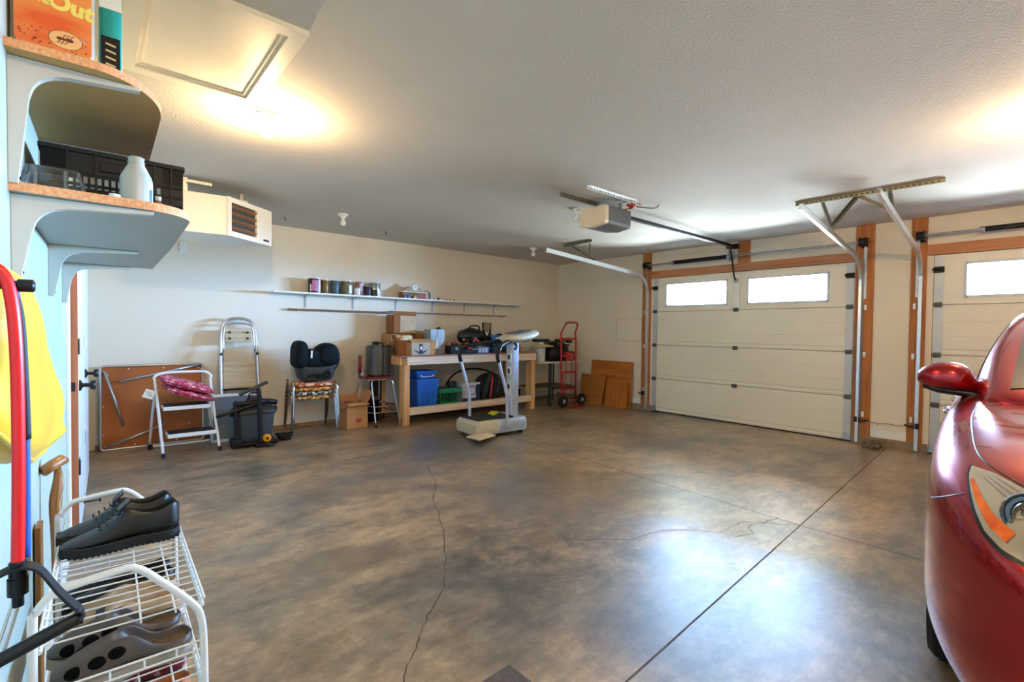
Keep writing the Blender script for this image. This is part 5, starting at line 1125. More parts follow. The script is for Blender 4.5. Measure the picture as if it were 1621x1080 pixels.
def brk(u, z, D, Hh, w_, parent):
    pts = [(0, 0), (D, 0), (D, -.010), (.105, -.022)]+[(.105-.068*math.sin(a), -.022-.068*(1-math.cos(a))) for a in [i/8*PI/2 for i in range(1, 9)]]+[(.018, -Hh), (0, -Hh)]
    b = B(); b.prism([(p, z+q) for p, q in pts], w_, 'xz', u-w_/2, .002)
    b.out('bracket', m_br, parent)
    b = B(); b.cyl((.0185, u, z-Hh+.015), (.022, u, z-Hh+.015), .004, n=8); b.out('screw', m_dark, parent)
for u in (1.70, 2.655, 3.39): brk(u, LZ-.0008, .28, .205, .024, tL)
for u in (1.665, 2.35): brk(u, UZ-.0008, .25, .30, .024, tU)

# --- things on the upper shelf
US = UZ+.0205
def jug(u0, u1, v0, v1, h, mat, name, label, cat, neck):
    t = T(name, label, cat, ((v0+v1)/2, (u0+u1)/2, US), frame='C')
    def rc(k, z, r=.022):
        cx, cy = (v0+v1)/2, (u0+u1)/2; w_, d_ = (v1-v0)/2*k, (u1-u0)/2*k
        return rr(cx-w_, cx+w_, cy-d_, cy+d_, r*k, US+z)
    b = B(); b.loft([rc(.94, 0), rc(1, .012), rc(1, h*.75), rc(.85, h*.86), rc(.5, h*.95), rc(.28, h)]); b.out('jug_body', mat, t, sm='a')
    B().lathe([(.022, 0), (.022, .03), (.018, .035)], ((v0+v1)/2, (u0+u1)/2, US+h), n=20).out('cap', neck, t, sm='a')
    return t
m_jug = M('jug_pale', S(186, 174, 150), .35)
t = jug(1.665, 1.755, .005, .158, .30, m_jug, 'insecticide_jug', 'pale jug with an orange ant killer label on the upper left shelf', 'jug', m_dark)
m_lab = M('label_orange', S(236, 92, 30), .5, rgb2=S(246, 150, 70), scale=7, stretch=(1, 1, 2.2), ramp=(.35, .6))
b = B(); b.loft([[(v, 1.664, z) for v, z in ((.02, US+.018), (.146, US+.018), (.152, US+.03), (.152, US+.225), (.012, US+.225), (.012, US+.03))], [(v, 1.6635, z) for v, z in ((.02, US+.018), (.146, US+.018), (.152, US+.03), (.152, US+.225), (.012, US+.225), (.012, US+.03))]]); lb = b.out('label_sheet', m_lab, t)
m_ye = M('letter_yellow', S(252, 226, 110), .5)
text_mesh('lettering', 'Ant', .047, m_ye, t, Matrix.Translation((.040, 1.663, US+.146)) @ Matrix.Rotation(PI/2, 4, 'X') @ Matrix.Rotation(-.10, 4, 'Z'), .0003, bold=.0022)
text_mesh('lettering', 'Out', .052, m_ye, t, Matrix.Translation((.113, 1.663, US+.137)) @ Matrix.Rotation(PI/2, 4, 'X') @ Matrix.Rotation(-.10, 4, 'Z'), .0003, bold=.0026)
text_mesh('small_lettering', '1L', .012, m_white, t, Matrix.Translation((.136, 1.663, US+.060)) @ Matrix.Rotation(PI/2, 4, 'X'), .0003)
m_ant = M('print_brown', S(110, 40, 16), .6)
b = B(); P_ = [[Vector((.103+.032*r*math.cos(a), 1.6632, US+.052+.022*r*math.sin(a))) for a in [i*2*PI/28 for i in range(29)]] for r in (.96, 1.0)]; b.grid(P_)
b.out('circle_print', m_ant, t)
b = B(); P_ = [[Vector((.103+.031*r*math.cos(a), 1.6634, US+.052+.021*r*math.sin(a))) for a in [i*2*PI/28 for i in range(29)]] for r in (.01, 1.0)]; b.grid(P_); b.out('circle_ground', M('label_peach', S(250, 190, 120), .5), t)
b = B()
for x, r in ((.092, .0045), (.101, .0035), (.111, .0055)): b.ball((x, 1.6628, US+.053), r, (1.3, .1, .8), n=8)
for k in range(6):
    x = .094+.0035*k; s = 1 if k % 2 else -1; b.tube([(x, 1.6625, US+.053), (x+.003*s, 1.6625, US+.053+s*.009), (x+.007*s, 1.6625, US+.053+s*.012)], .0007, 5)
for _ in range(46):
    x, z = random.uniform(.02, .145), random.uniform(.024, .07)
    if (x-.103)**2/.034**2+(z-.052)**2/.024**2 > 1: b.ball((x, 1.6632, US+z), .0009+.0008*random.random(), (1.4, .2, 1), n=4)
b.out('ant_print', m_ant, t)
t = jug(1.735, 1.80, .164, .215, .29, M('jug_teal', S(30, 160, 150), .3), 'cleaner_jug', 'teal plastic bottle with a black label beside the orange labelled jug', 'bottle', m_white)
b = B(); b.bx(.170, .210, 1.7335, 1.7345, US+.03, US+.125, 0); b.out('label_sheet', m_black, t); b = B()
for k in range(4): b.box((.190, 1.733, US+.05+.018*k), (.022, .0006, .005), (0, .2, 0))
b.out('label_print', M('print_gold', S(216, 190, 130), .5), t)
B().bx(.166, .214, 1.7345, 1.80, US+.20, US+.26).out('upper_label', m_white, t)

# --- things on the lower shelf
LS2 = LZ+.0225
t = T('plastic_crate', 'black slotted plastic crate at the back of the lower left shelf', 'crate', (.2, 2.2, LS2), frame='C')
c0, c1, u0, u1, z0, z1 = .035, .372, 1.955, 2.50, LS2+.001, 1.812
b = B(); b.bx(c0+.01, c1-.01, u0+.01, u1-.01, z0, z0+.004)
hgt = z1-z0
def crate_side(b, a0, a1, fixed, axis):
    def bb(p, q, r, s):
        if axis == 'v': b.bx(p, q, fixed-.0025, fixed+.0025, r, s)
        else: b.bx(fixed-.0025, fixed+.0025, p, q, r, s)
    L_ = a1-a0
    bb(a0, a1, z0, z0+hgt*.30); bb(a0, a1, z0+hgt*.56, z1-hgt*.06); bb(a0, a0+.055, z0, z1); bb(a1-.055, a1, z0, z1); bb(a0, a1, z0+hgt*.40, z0+hgt*.45)
    n = int((L_-.11)/.016)
    for i in range(n+1): x = a0+.055+(L_-.11)*i/n; bb(x-.0035, x+.0035, z0+hgt*.28, z0+hgt*.58)
crate_side(b, c0, c1, u0, 'v'); crate_side(b, c0, c1, u1, 'v'); crate_side(b, u0, u1, c0, 'u'); crate_side(b, u0, u1, c1, 'u')
b.out('crate_wall', m_black, t)
b = B()
for q in ((c0-.006, c1+.006, u0-.008, u0+.004), (c0-.006, c1+.006, u1-.004, u1+.008), (c0-.008, c0+.004, u0, u1), (c1-.004, c1+.008, u0, u1)): b.bx(*q, z1-.014, z1, .002)
for x in (c0+.055, c0+.12, c0+.2, c1-.075, c1-.03): b.bx(x-.0025, x+.0025, u0-.008, u0, z0, z1)
for z in (z0+hgt*.62, z0+hgt*.30): b.bx(c0, c1, u0-.006, u0, z-.003, z+.003)
b.bx(c0+.13, c0+.20, u0-.008, u0-.002, z0+hgt*.68, z0+hgt*.84, .002)
b.out('rim_and_ribs', m_black, t)
t = T('white_bottle', 'translucent white rubbing alcohol bottle without cap on the lower left shelf', 'bottle', (.246, 1.80, LS2), frame='C')
m_hd = M('hdpe', S(190, 188, 172), .35, var=.04); m_hd.node_tree.nodes['Principled BSDF'].inputs['Subsurface Weight'].default_value = .3
b = B(); b.lathe([(.034, 0), (.0385, .004), (.0385, .082), (.036, .092), (.020, .124), (.0185, .128), (.0185, .146), (.015, .148)], (.246, 1.80, LS2), n=36); b.out('bottle_body', m_hd, t, sm='a')
b = B(); b.lathe([(.0205, .130), (.0205, .134)], (.246, 1.80, LS2), n=30, cap=False); b.lathe([(.0200, .142), (.0200, .145)], (.246, 1.80, LS2), n=30, cap=False); b.out('neck_ring', m_hd, t)
k = 10; P_ = [[Vector((.246+.0389*math.cos(a), 1.80+.0389*math.sin(a), LS2+z)) for a in [-.9+1.1*i/k for i in range(k+1)]] for z in (.012, .075)]
B().grid(P_).out('label_sheet', M('label_white2', S(206, 216, 228), .4), t)
P_ = [[Vector((.246+.0392*math.cos(a), 1.80+.0392*math.sin(a), LS2+z)) for a in [-.75+.35*i/k for i in range(k+1)]] for z in (.014, .055)]
B().grid(P_).out('label_print', M('print_blue2', S(40, 90, 170), .4), t)
b = B(); b.lathe([(.012, 0), (.013, .002), (.012, .010), (.006, .011)], (.196, 1.70, LS2+.001), n=24); b.lathe([(.017, 0), (.017, .003)], (.196, 1.70, LS2), n=24); tag(b.out('bottle_cap', m_white, sm='a', frame='C'), 'white bottle cap lying on the front edge of the lower left shelf', 'cap')
t = T('brown_vial', 'small amber vial with a pale cap right of the white bottle', 'vial', (.30, 1.87, LS2), frame='C')
B().lathe([(.013, 0), (.013, .03), (.006, .036), (.006, .04)], (.300, 1.84, LS2+.001), n=16).out('vial', M('amber', S(150, 86, 30), .2), t, sm='a'); B().lathe([(.008, .04), (.008, .052)], (.300, 1.84, LS2), n=16).out('cap', m_hd, t)
t = T('plastic_clamshell', 'clear empty plastic clamshell box on the near end of the lower left shelf', 'container', (.075, 1.74, LS2), frame='C')
m_clr = glass('clear_plastic', (.93, .93, .90), .16, .12)
b = B()
def rc2(k, z): return rr(.075-.062*k, .075+.062*k, 1.74-.055*k, 1.74+.055*k, .018*k, LS2+z)
b.loft([rc2(.82, .001), rc2(.95, .020), rc2(1, .021), rc2(1, .024), rc2(.94, .025), rc2(.85, .052), rc2(.80, .056)]); b.out('shell', m_clr, t, sm='a')
b = B()
for k in range(2): x = .045+.055*k; b.bx(x-.004, x+.004, 1.684, 1.688, LS2+.002, LS2+.05, .0015)
b.out('ridge', m_clr, t)
t = T('wood_pegs', 'little row of brown wooden pegs in front of the black crate', 'pegs', (.17, 1.90, LS2), frame='C')
for k in range(5): B().cyl((.150+.011*k, 1.91, LS2+.001), (.150+.011*k, 1.91, LS2+.035+.006*(k % 3)), .004, n=8).out('peg', m_pinez, t)

# ============================================================ YELLOW JACKET, EXERCISE BANDS
t = T('yellow_jacket', 'bright yellow rain jacket hanging on the left wall', 'jacket', (.06, 1.05, 1.36), frame='C')
m_jk = M('jacket_yellow', S(240, 190, 12), .55, rgb2=S(230, 170, 4), scale=5, bump=.2, bscale=18, sheen=.2)
secs = []
US_ = (.93, 1.0, 1.08, 1.16, 1.24, 1.32, 1.40, 1.48, 1.56, 1.62)
ZT_ = (1.372, 1.378, 1.368, 1.330, 1.280, 1.235, 1.185, 1.135, 1.085, 1.045)
ZB_ = (1.150, 1.110, 1.075, 1.047, 1.040, 1.033, 1.027, 1.020, 1.015, 1.010)
V1_ = (.070, .088, .096, .099, .101, .103, .104, .104, .102, .095)
for u, zt_, zb_, v1 in zip(US_, ZT_, ZB_, V1_):
    ring = []; k = 9
    for i in range(k+1):
        f = i/k; z = zt_+(zb_-zt_)*f; bul = 1-.14*abs((f-.5)/.5)**4
        ring.append((v1*bul+.0045*math.sin(f*9+u*17)*(1 if 0 < f < 1 else 0), u+.01*math.sin(f*7+u*9), z))
    for i in range(k+1):
        f = 1-i/k; ring.append((.012+.004*math.sin(f*8+u*11), u, zt_+(zb_-zt_)*f))
    secs.append(ring)
B().loft(secs).out('jacket_body', m_jk, t, sm=True, sub=1)
b = B(); b.tube([(v1*.8, u, zb_+.004) for u, zb_, v1 in zip(US_, ZB_, V1_)], .004, 6); b.out('hem', m_jk, t, sm=True)
t = T('coat_peg', 'dark peg on the left wall holding the exercise bands', 'peg', (0, .90, 1.336), frame='C')
b = B(); b.lathe([(.02, 0), (.02, .006), (.006, .010), (.006, .088), (.0085, .090), (.0085, .104), (.006, .106)], (0, .915, 1.336), 'x', 16); b.out('peg', m_dark, t, sm='a')
t = T('exercise_bands', 'red and blue rubber exercise bands hanging from the peg with a black handle', 'exercise band', (.08, .9, 1.3), frame='C')
m_rb = M('band_red', S(226, 28, 24), .35, var=.06); m_bb = M('band_blue', S(36, 92, 176), .35, var=.06)
b = B(); b.tube([(.040, .905, 1.02), (.046, .905, 1.25), (.058, .905, 1.335), (.071, .903, 1.356), (.083, .902, 1.330), (.089, .90, 1.25), (.090, .90, 1.1), (.088, .90, .966)], .0068, 14, smooth=8); b.out('red_tube', m_rb, t, sm=True, label='red rubber tube')
b = B(); b.tube([(.050, .93, 1.02), (.054, .925, 1.28), (.068, .925, 1.350), (.086, .922, 1.325), (.0925, .92, 1.22), (.0945, .92, 1.13), (.0945, .915, .972)], .0048, 12, smooth=6); b.out('blue_tube', m_bb, t, sm=True, label='blue rubber tube')
b = B(); b.tube([(.080, .922, 1.338), (.0895, .92, 1.30), (.0935, .919, 1.22), (.0955, .919, 1.13)], .0052, 12, smooth=6); b.out('dark_sleeve', M('sleeve_dark', S(26, 30, 44), .6), t, sm=True)
b = B(); b.lathe([(.009, -.006), (.009, .014), (.0075, .016)], (.088, .90, .958), n=16); b.tube([(.088, .90, .952), (.088, .90, .930)], .0105, 12); b.lathe([(.006, 0), (.006, .012)], (.088, .90, .914), n=12); b.out('clip', m_black, t, sm='a')
m_web = M('webbing', S(14, 14, 14), .7, var=.3)
def strap(pts, wd, th, name, mat, parent, flat=Vector((0, 1, 0)), smooth=6):
    P_ = catmull(pts, smooth); secs = []
    for i, p in enumerate(P_):
        a = P_[max(0, i-1)]; c = P_[min(len(P_)-1, i+1)]; d = (c-a).normalized(); s = (flat-d*flat.dot(d)).normalized(); n = d.cross(s)
        secs.append([p+s*wd/2+n*th/2, p-s*wd/2+n*th/2, p-s*wd/2-n*th/2, p+s*wd/2-n*th/2])
    b = B(); b.loft(secs); return b.out(name, mat, parent, bevel=.0005)
strap([(.030, .88, .925), (.060, .895, .955), (.088, .90, .966), (.108, .898, .958), (.128, .89, .925), (.148, .875, .900)], .024, .0035, 'webbing_strap', m_web, t)
strap([(.148, .875, .900), (.151, .872, .893), (.146, .868, .888)], .026, .004, 'webbing_strap', m_web, t)
strap([(.030, .88, .925), (.012, .875, .90), (.008, .87, .865)], .024, .0035, 'webbing_strap', m_web, t)
b = B(); b.tube([(.150, .872, .889), (.120, .865, .882), (.075, .86, .868), (.02, .855, .852)], .0085, 14, smooth=4); b.out('foam_handle', M('foam_black', S(12, 12, 10), .5, var=.2), t, sm=True)
b = B(); b.lathe([(.004, -.001), (.009, 0), (.009, .003)], (.150, .872, .889), 'x', 12); b.out('end_cap', m_dark, t)

# carved walking stick
t = T('walking_stick', 'carved wooden walking stick with a stubby crosswise head leaning on the left wall', 'walking stick', (.05, 2.28, 0), frame='C')
m_cw = wood('cane_wood', S(172, 112, 50), S(120, 66, 24), 'z', .35)
b = B(); b.tube([(.010, 2.25, .79), (.030, 2.27, .803), (.052, 2.30, .812), (.066, 2.31, .806)], [.018]*1+[.018]*1+[.019]*1+[.011]*1, 14); b.out('head', m_cw, t, sm=True)
b = B(); b.tube([(.046, 2.29, .80), (.044, 2.29, .75), (.040, 2.285, .70), (.036, 2.28, .64), (.036, 2.28, .56), (.038, 2.28, .3), (.045, 2.28, .0)], [.014, .010, .020, .017, .010, .011, .009], 12); o = b.out('shaft', m_cw, t, sm=True, sub=1)
b = B(); b.tube([(.052, 2.285, .80), (.062, 2.27, .74), (.05, 2.262, .66), (.062, 2.275, .60), (.045, 2.262, .55)], .0015, 6, smooth=5); b.out('lanyard', m_hd, t, sm=True)

# ============================================================ SHOE RACK
t = T('shoe_rack', 'white wire shoe rack full of shoes against the left wall', 'shoe rack', (.2, 1.69, 0), frame='C')
m_rk = M('rack_white', S(230, 228, 222), .3, var=.02)
U0, U1 = 1.36, 2.02
for u in (U0, U1):
    b = B(); b.tube([(.060, u, .012), (.060, u, .40), (.060, u, .672), (.066, u, .700), (.090, u, .731), (.120, u, .738), (.205, u, .747), (.232, u, .738), (.262, u, .708), (.328, u, .630), (.349, u, .585), (.355, u, .50), (.357, u, .30), (.358, u, .012)], .0082, 14, smooth=5); b.out('end_frame', m_rk, t, sm=True)
    for v in (.06, .358): B().cyl((v, u, 0), (v, u, .02), .011, n=12).out('foot', m_rubber, t)
    b = B()
    for v in (.12, .18, .24, .30): b.tube([(v, u, .508), (v, u, .53)], .0022, 6)
    for z in (.53, .508): b.tube([(.06, u, z), (.356, u, z)], .0026, 8)
    b.out('side_wire', m_rk, t)
    b = B(); b.tube([(.06, u, .33), (.356, u, .33)], .0026, 8); b.out('side_wire', m_rk, t)
TZ = (.615, .415, .205)
for z in TZ:
    b = B()
    for v in (.07, .352): b.tube([(v, U0, z), (v, U1, z)], .0045, 8)
    for v in (.235, .300): b.tube([(v, U0+.01, z-.004), (v, U1-.01, z-.004)], .0024, 6)
    n = 17
    for i in range(n): u = U0+.02+(U1-U0-.04)*i/(n-1); b.tube([(.066, u, z+.012), (.072, u, z+.002), (.25, u, z), (.348, u, z+.001), (.358, u, z+.014)], .0021, 6)
    b.tube([(.356, U0, z+.016), (.356, U1, z+.016)], .0026, 6); b.tube([(.066, U0, z+.014), (.066, U1, z+.014)], .0026, 6)
    b.out('wire_tier', m_rk, t)

# ---- shoes. local frame: toe at x=0, heel at x=L, y across, z up
def foot_outline(L_, W_, t_, side=1):
    """half widths (inner, outer) at t along the foot, toe at 0"""
    w_ = W_/2*(math.sin(min(1, (t_*3.2+.12))*PI/2)**.6)*(1-.24*math.exp(-((t_-.62)/.16)**2))*(1-.10*max(0, (t_-.7)/.3))
    if t_ > .86: w_ *= max(.0, 1-((t_-.86)/.14)**2.2)**.5*1.0
    return max(w_, .004)
def shoe(name, label, loc, rz, L_, W_, top, rim0, m_up, m_sole, m_in, sole=.022, group=None, kind='oxford', hs=1.0):
    t = T(name, label, 'shoe', (loc[0], loc[1], loc[2]), rz, frame='L')
    mw = FC @ Matrix.Translation(loc) @ Matrix.Rotation(rz, 4, 'Z'); t.location = mw.to_translation(); t.rotation_euler = mw.to_euler(); INFO[t.name] = I4
    st = [0, .02, .06, .12, .2, .28, .36, .44, .52, .60, .68, .76, .84, .90, .95, .985, 1.0]
    # sole
    ring = lambda z, g: [(L_*s-(.0 if 0 < s < 1 else 0), (foot_outline(L_, W_, s)+g), z) for s in st]+[(L_*s, -(foot_outline(L_, W_, s)+g), z) for s in reversed(st)]
    b = B(); b.loft([ring(.0+.002, .000), ring(.003, .003), ring(sole*.5, .004), ring(sole, .003)])
    for v in b.bm.verts:
        s = v.co.x/L_; v.co.z += .010*max(0, 1-s/.18)**2*hs
    b.out('sole', m_sole, t, sm='a')
    # upper
    secs = []
    for s in st:
        w_ = foot_outline(L_, W_, s); x = L_*s; h = top(s); op = s > rim0 and s < .97
        zz = sole+.010*max(0, 1-s/.18)**2*hs; P_ = []
        def pt(y, z): P_.append((x, y, z))
        if h <= sole+.004: h = sole+.004
        H_ = h-zz
        if op:
            k = min(1, (s-rim0)/.10); rw = w_*(.35+.33*k); dpt = H_*(.15+.75*k)
            for y, z in ((-w_, 0), (-w_*1.02, .35*H_), (-w_*.92, .75*H_), (-rw-.004, H_), (-rw, H_), (-rw*.97, H_-dpt*.6), (-rw*.8, H_-dpt), (0, H_-dpt), (rw*.8, H_-dpt), (rw*.97, H_-dpt*.6), (rw, H_), (rw+.004, H_), (w_*.92, .75*H_), (w_*1.02, .35*H_), (w_, 0)): pt(y, zz+z)
        else:
            for y, z in ((-w_, 0), (-w_*1.02, .35*H_), (-w_*.88, .68*H_), (-w_*.62, .88*H_), (-w_*.5, .93*H_), (-w_*.38, .97*H_), (-w_*.2, .99*H_), (0, H_), (w_*.2, .99*H_), (w_*.38, .97*H_), (w_*.5, .93*H_), (w_*.62, .88*H_), (w_*.88, .68*H_), (w_*1.02, .35*H_), (w_, 0)): pt(y, zz+z)
        secs.append(P_)
    b = B(); b.loft(secs, closed=True, caps=True); b.out('upper', m_up, t, sm=True, sub=1)
    # insole
    b = B(); P_ = [(L_*s, .8*foot_outline(L_, W_, s), sole+.004) for s in st if s > rim0+.04 and s < .97]; P_ += [(x, -y, z) for x, y, z in reversed(P_)]; 
    b.loft([P_, [(x, y, z+.003) for x, y, z in P_]]); b.out('insole', m_in, t)
    return t
m_lb = M('leather_black', S(22, 19, 14), .42, var=.35, scale=10, bump=.15, bscale=120); m_sb = M('sole_black', S(16, 16, 15), .7, var=.2, bump=.2, bscale=90); m_ib = M('insole_black', S(20, 19, 18), .8)
def ox_top(L_=.29, hh=.115):
    def f(s):
        pts = [(0, .030), (.05, .042), (.15, .052), (.3, .064), (.45, .096), (.52, .122), (.60, .108), (.72, .094), (.85, .102), (.95, .120), (1, .104)]
        for (a, b_), (c, d) in zip(pts, pts[1:]):
            if s <= c: return (b_+(d-b_)*(s-a)/(c-a))*hh/.124
        return .1
    return f
def laces(t, L_, n, m, z0, z1, s0, s1, w_=.018):
    for i in range(n):
        s = s0+(s1-s0)*i/(n-1); z = z0+(z1-z0)*i/(n-1); b = B(); b.tube([(L_*s, -w_, z-.006), (L_*s-.002, 0, z+.003), (L_*s, w_, z-.006)], .0022, 6, smooth=3); b.out('lace', m, t, sm=True)
        b = B()
        for y in (-w_, w_): b.lathe([(.0015, 0), (.003, .001), (.0022, .002)], (L_*s, y, z-.005), n=10)
        b.out('eyelet', m_steel, t)
def add_oxford(label, loc, rz):
    t = shoe('lace_up_shoe', label, loc, rz, .285, .100, ox_top(hh=.120), .50, m_lb, m_sb, m_ib, sole=.026, hs=.6)
    laces(t, .285, 5, m_web, .074, .108, .30, .49)
    b = B(); b.prism([(.085+.0, -.016), (.150, -.014), (.158, .014), (.085, .016)], .004, 'xy', 0); b.xf(Matrix.Translation((.0, 0, .0))); 
    b = B(); b.loft([[(x, y*w_, z) for y in (-1, 1)]+[(x, y*w_, z+.006) for y in (1, -1)] for x, w_, z in ((.13, .020, .106), (.145, .024, .120), (.158, .022, .132))]); b.out('tongue', m_lb, t)
    b = B(); st = [i/24 for i in range(25)]
    for sgn in (1, -1): b.tube([(.285*s, sgn*(foot_outline(.285, .100, s)+.002), .0285+.006*max(0, 1-s/.18)**2) for s in st], .0014, 5)
    b.out('welt_stitch', M('stitch_dark', S(70, 62, 50), .7), t)
    b = B()
    for i in range(22):
        s = .03+.94*i/21
        for sgn in (1, -1): b.box((.285*s, sgn*(foot_outline(.285, .100, s)+.002), .004+.006*max(0, 1-s/.18)**2), (.007, .004, .007))
    b.out('tread_lug', m_sb, t)
    return t
Z1 = TZ[0]+.003
add_oxford('nearer of the two black lace-up shoes on top of the rack', (.070, 1.872, Z1), 0.03)
add_oxford('farther of the two black lace-up shoes on top of the rack', (.058, 1.978, Z1), 0.01)
# clogs on the middle tier
m_cl = M('clog_grey', S(80, 68, 58), .5, var=.10); m_cls = M('clog_sole', S(150, 140, 122), .6, var=.1); m_cli = M('clog_inner', S(84, 62, 38), .7, var=.2)
def clog_top(s):
    pts = [(0, .040), (.06, .060), (.2, .076), (.38, .094), (.50, .104), (.58, .090), (.70, .050), (.85, .046), (.95, .052), (1, .046)]
    for (a, b_), (c, d) in zip(pts, pts[1:]):
        if s <= c: return b_+(d-b_)*(s-a)/(c-a)
    return .05
def add_clog(label, loc, rz):
    t = shoe('garden_clog', label, loc, rz, .280, .108, clog_top, .46, m_cl, m_cls, m_cli, sole=.028, hs=1.2)
    for s, sg in ((.15, -1), (.30, -1), (.43, -1), (.22, 1), (.38, 1)):
        w_ = foot_outline(.28, .108, s); b = B(); b.ball((.28*s, sg*w_*.86, .026+.62*(clog_top(s)-.026)), .0135, (1.3, 1.0, .45), n=10, rot=Matrix.Rotation(-sg*1.0, 3, 'X')); b.out('vent_hole', M('vent_dark', S(8, 7, 6), .9, spec=.1), t, sm=True)
    return t
Z2 = TZ[1]+.003
add_clog('nearer of the two grey slip-on clogs on the middle tier', (.072, 1.545, Z2), .02)
add_clog('farther of the two grey slip-on clogs on the middle tier', (.058, 1.660, Z2), .03)
m_bg = M('leather_beige', S(190, 158, 122), .6, var=.1); m_bgs = M('sole_white', S(216, 210, 196), .5); m_bgi = M('insole_tan', S(196, 150, 96), .7)
def low_top(s):
    pts = [(0, .034), (.1, .050), (.3, .062), (.42, .078), (.5, .084), (.62, .070), (.8, .066), (.95, .076), (1, .07)]
    for (a, b_), (c, d) in zip(pts, pts[1:]):
        if s <= c: return b_+(d-b_)*(s-a)/(c-a)
    return .07
t = shoe('beige_shoe', 'nearer beige slip-on shoe on the middle tier behind the clogs', (.085, 1.762, Z2), .0, .270, .092, low_top, .42, m_bg, m_bgs, m_bgi)
b = B(); b.box((.075, 0, .062), (.02, .05, .003), (0, -.2, 0)); b.out('buckle_strap', m_dark, t)
shoe('beige_shoe', 'farther beige slip-on shoe on the middle tier', (.080, 1.848, Z2), .0, .262, .088, low_top, .42, m_bg, m_bgs, m_bgi)
m_nv = M('suede_navy', S(28, 32, 44), .7, var=.3)
shoe('black_loafer', 'black loafer with a red brown lining under the lace-up shoes, nearer one', (.072, 1.925, Z2), .0, .275, .078, low_top, .40, m_lb, m_sb, M('lining_brown', S(70, 34, 24), .8))
shoe('navy_slipper', 'dark navy slip-on shoe at the far end of the middle tier', (.070, 2.005-.0, Z2), .0, .27, .075, low_top, .40, m_nv, m_bgs, m_ib)
Z3 = TZ[2]+.003
m_bu = M('burgundy', S(120, 28, 44), .5, rgb2=S(190, 160, 160), scale=30, ramp=(.55, .62)); m_tn = M('shoe_tan', S(190, 120, 80), .55)
shoe('burgundy_shoe', 'burgundy and white sports shoe on the bottom tier', (.085, 1.80, Z3), .0, .28, .095, ox_top(hh=.105), .5, m_bu, m_bgs, m_ib)
shoe('burgundy_shoe', 'farther burgundy and white sports shoe on the bottom tier', (.085, 1.91, Z3), .0, .28, .095, ox_top(hh=.105), .5, m_bu, m_bgs, m_ib)
shoe('tan_shoe', 'tan slip-on shoe at the near end of the bottom tier', (.085, 1.66, Z3), .0, .275, .09, low_top, .42, m_tn, m_sb, m_bgi)
shoe('tan_shoe', 'nearest tan slip-on shoe on the bottom tier', (.085, 1.55, Z3), .0, .275, .09, low_top, .42, m_tn, m_sb, m_bgi)
# brown thing behind the rack
b = B(); b.bx(.004, .018, 2.06, 2.14, 0, .66, .003); tag(b.out('wooden_stick', m_cw, frame='C'), 'narrow brown wooden slat leaning on the left wall behind the shoe rack', 'slat')
# ============================================================ RED CAR
car = T('car', 'red sedan parked nose in on the right with silver headlight', 'car', (3.9, -.57, 0))
YC = -.57
m_car = M('car_red', (.40, .002, .007), .26, metal=.75, var=.05, scale=2, coat=1.0)
m_trim = M('car_black_trim', S(20, 22, 24), .35, var=.1)
m_cchr = M('car_chrome', S(220, 224, 228), .08, metal=1, var=.02)
m_cgl = M('car_glass', S(30, 36, 30), .03, var=.1, coat=1.0, spec=.8)
#        X    zb   wr(rocker) wm(mid) zm   ws zs(shoulder) wc zc(crest) wh zh(hood) zt
ST = [
 (1.545, .30, .20, .28, .45, .26, .55, .22, .60, .12, .625, .635),
 (1.585, .22, .42, .47, .45, .45, .57, .40, .64, .25, .675, .69),
 (1.665, .19, .56, .61, .45, .60, .60, .55, .69, .38, .730, .745),
 (1.785, .18, .66, .715, .46, .705, .64, .65, .755, .46, .795, .81),
 (1.935, .18, .72, .800, .46, .790, .68, .715, .825, .52, .855, .87),
 (2.12, .18, .76, .864, .47, .862, .75, .765, .885, .58, .905, .925),
 (2.35, .18, .79, .880, .48, .882, .80, .795, .925, .62, .940, .965),
 (2.65, .18, .81, .886, .50, .886, .85, .800, .960, .64, .965, .995),
 (3.0, .18, .83, .890, .52, .885, .87, .800, .985, .66, .985, 1.02),
 (3.3, .18, .84, .890, .52, .882, .88, .795, 1.0, .66, 1.0, 1.02),
 (4.2, .18, .84, .890, .52, .882, .89, .795, 1.01, .66, 1.015, 1.02),
 (5.0, .18, .84, .888, .52, .880, .89, .79, 1.02, .66, 1.03, 1.04),
 (5.5, .19, .82, .885, .52, .875, .90, .80, 1.04, .60, 1.06, 1.07),
 (5.85, .24, .76, .840, .55, .83, .92, .74, 1.04, .55, 1.06, 1.07),
 (6.08, .32, .66, .740, .60, .73, .90, .66, 1.0, .45, 1.02, 1.03),
 (6.19, .42, .50, .560, .62, .55, .82, .48, .92, .30, .93, .94)]
secs = []
for X, zb, wr, wm, zm, ws, zs, wc, zc, wh, zh, zt in ST:
    h = [(0, zb), (wr*.6, zb), (wr, zb+.015), (wr+(wm-wr)*.6, zb+.08), (wm, zm-.10), (wm, zm+.05), (ws, zs), ((ws+wc)/2+.012, (zs+zc)/2+.01), (wc, zc), (wh, zh), (wh*.5, (zh+zt)/2+.004), (0, zt)]
    ring = [(X, YC+w_, z) for w_, z in h]+[(X, YC-w_, z) for w_, z in reversed(h[1:-1])]
    secs.append(ring)
b = B(); b.loft(secs); bmesh.ops.recalc_face_normals(b.bm, faces=b.bm.faces)
body = b.out('body', m_car, car, sm=True, sub=3)
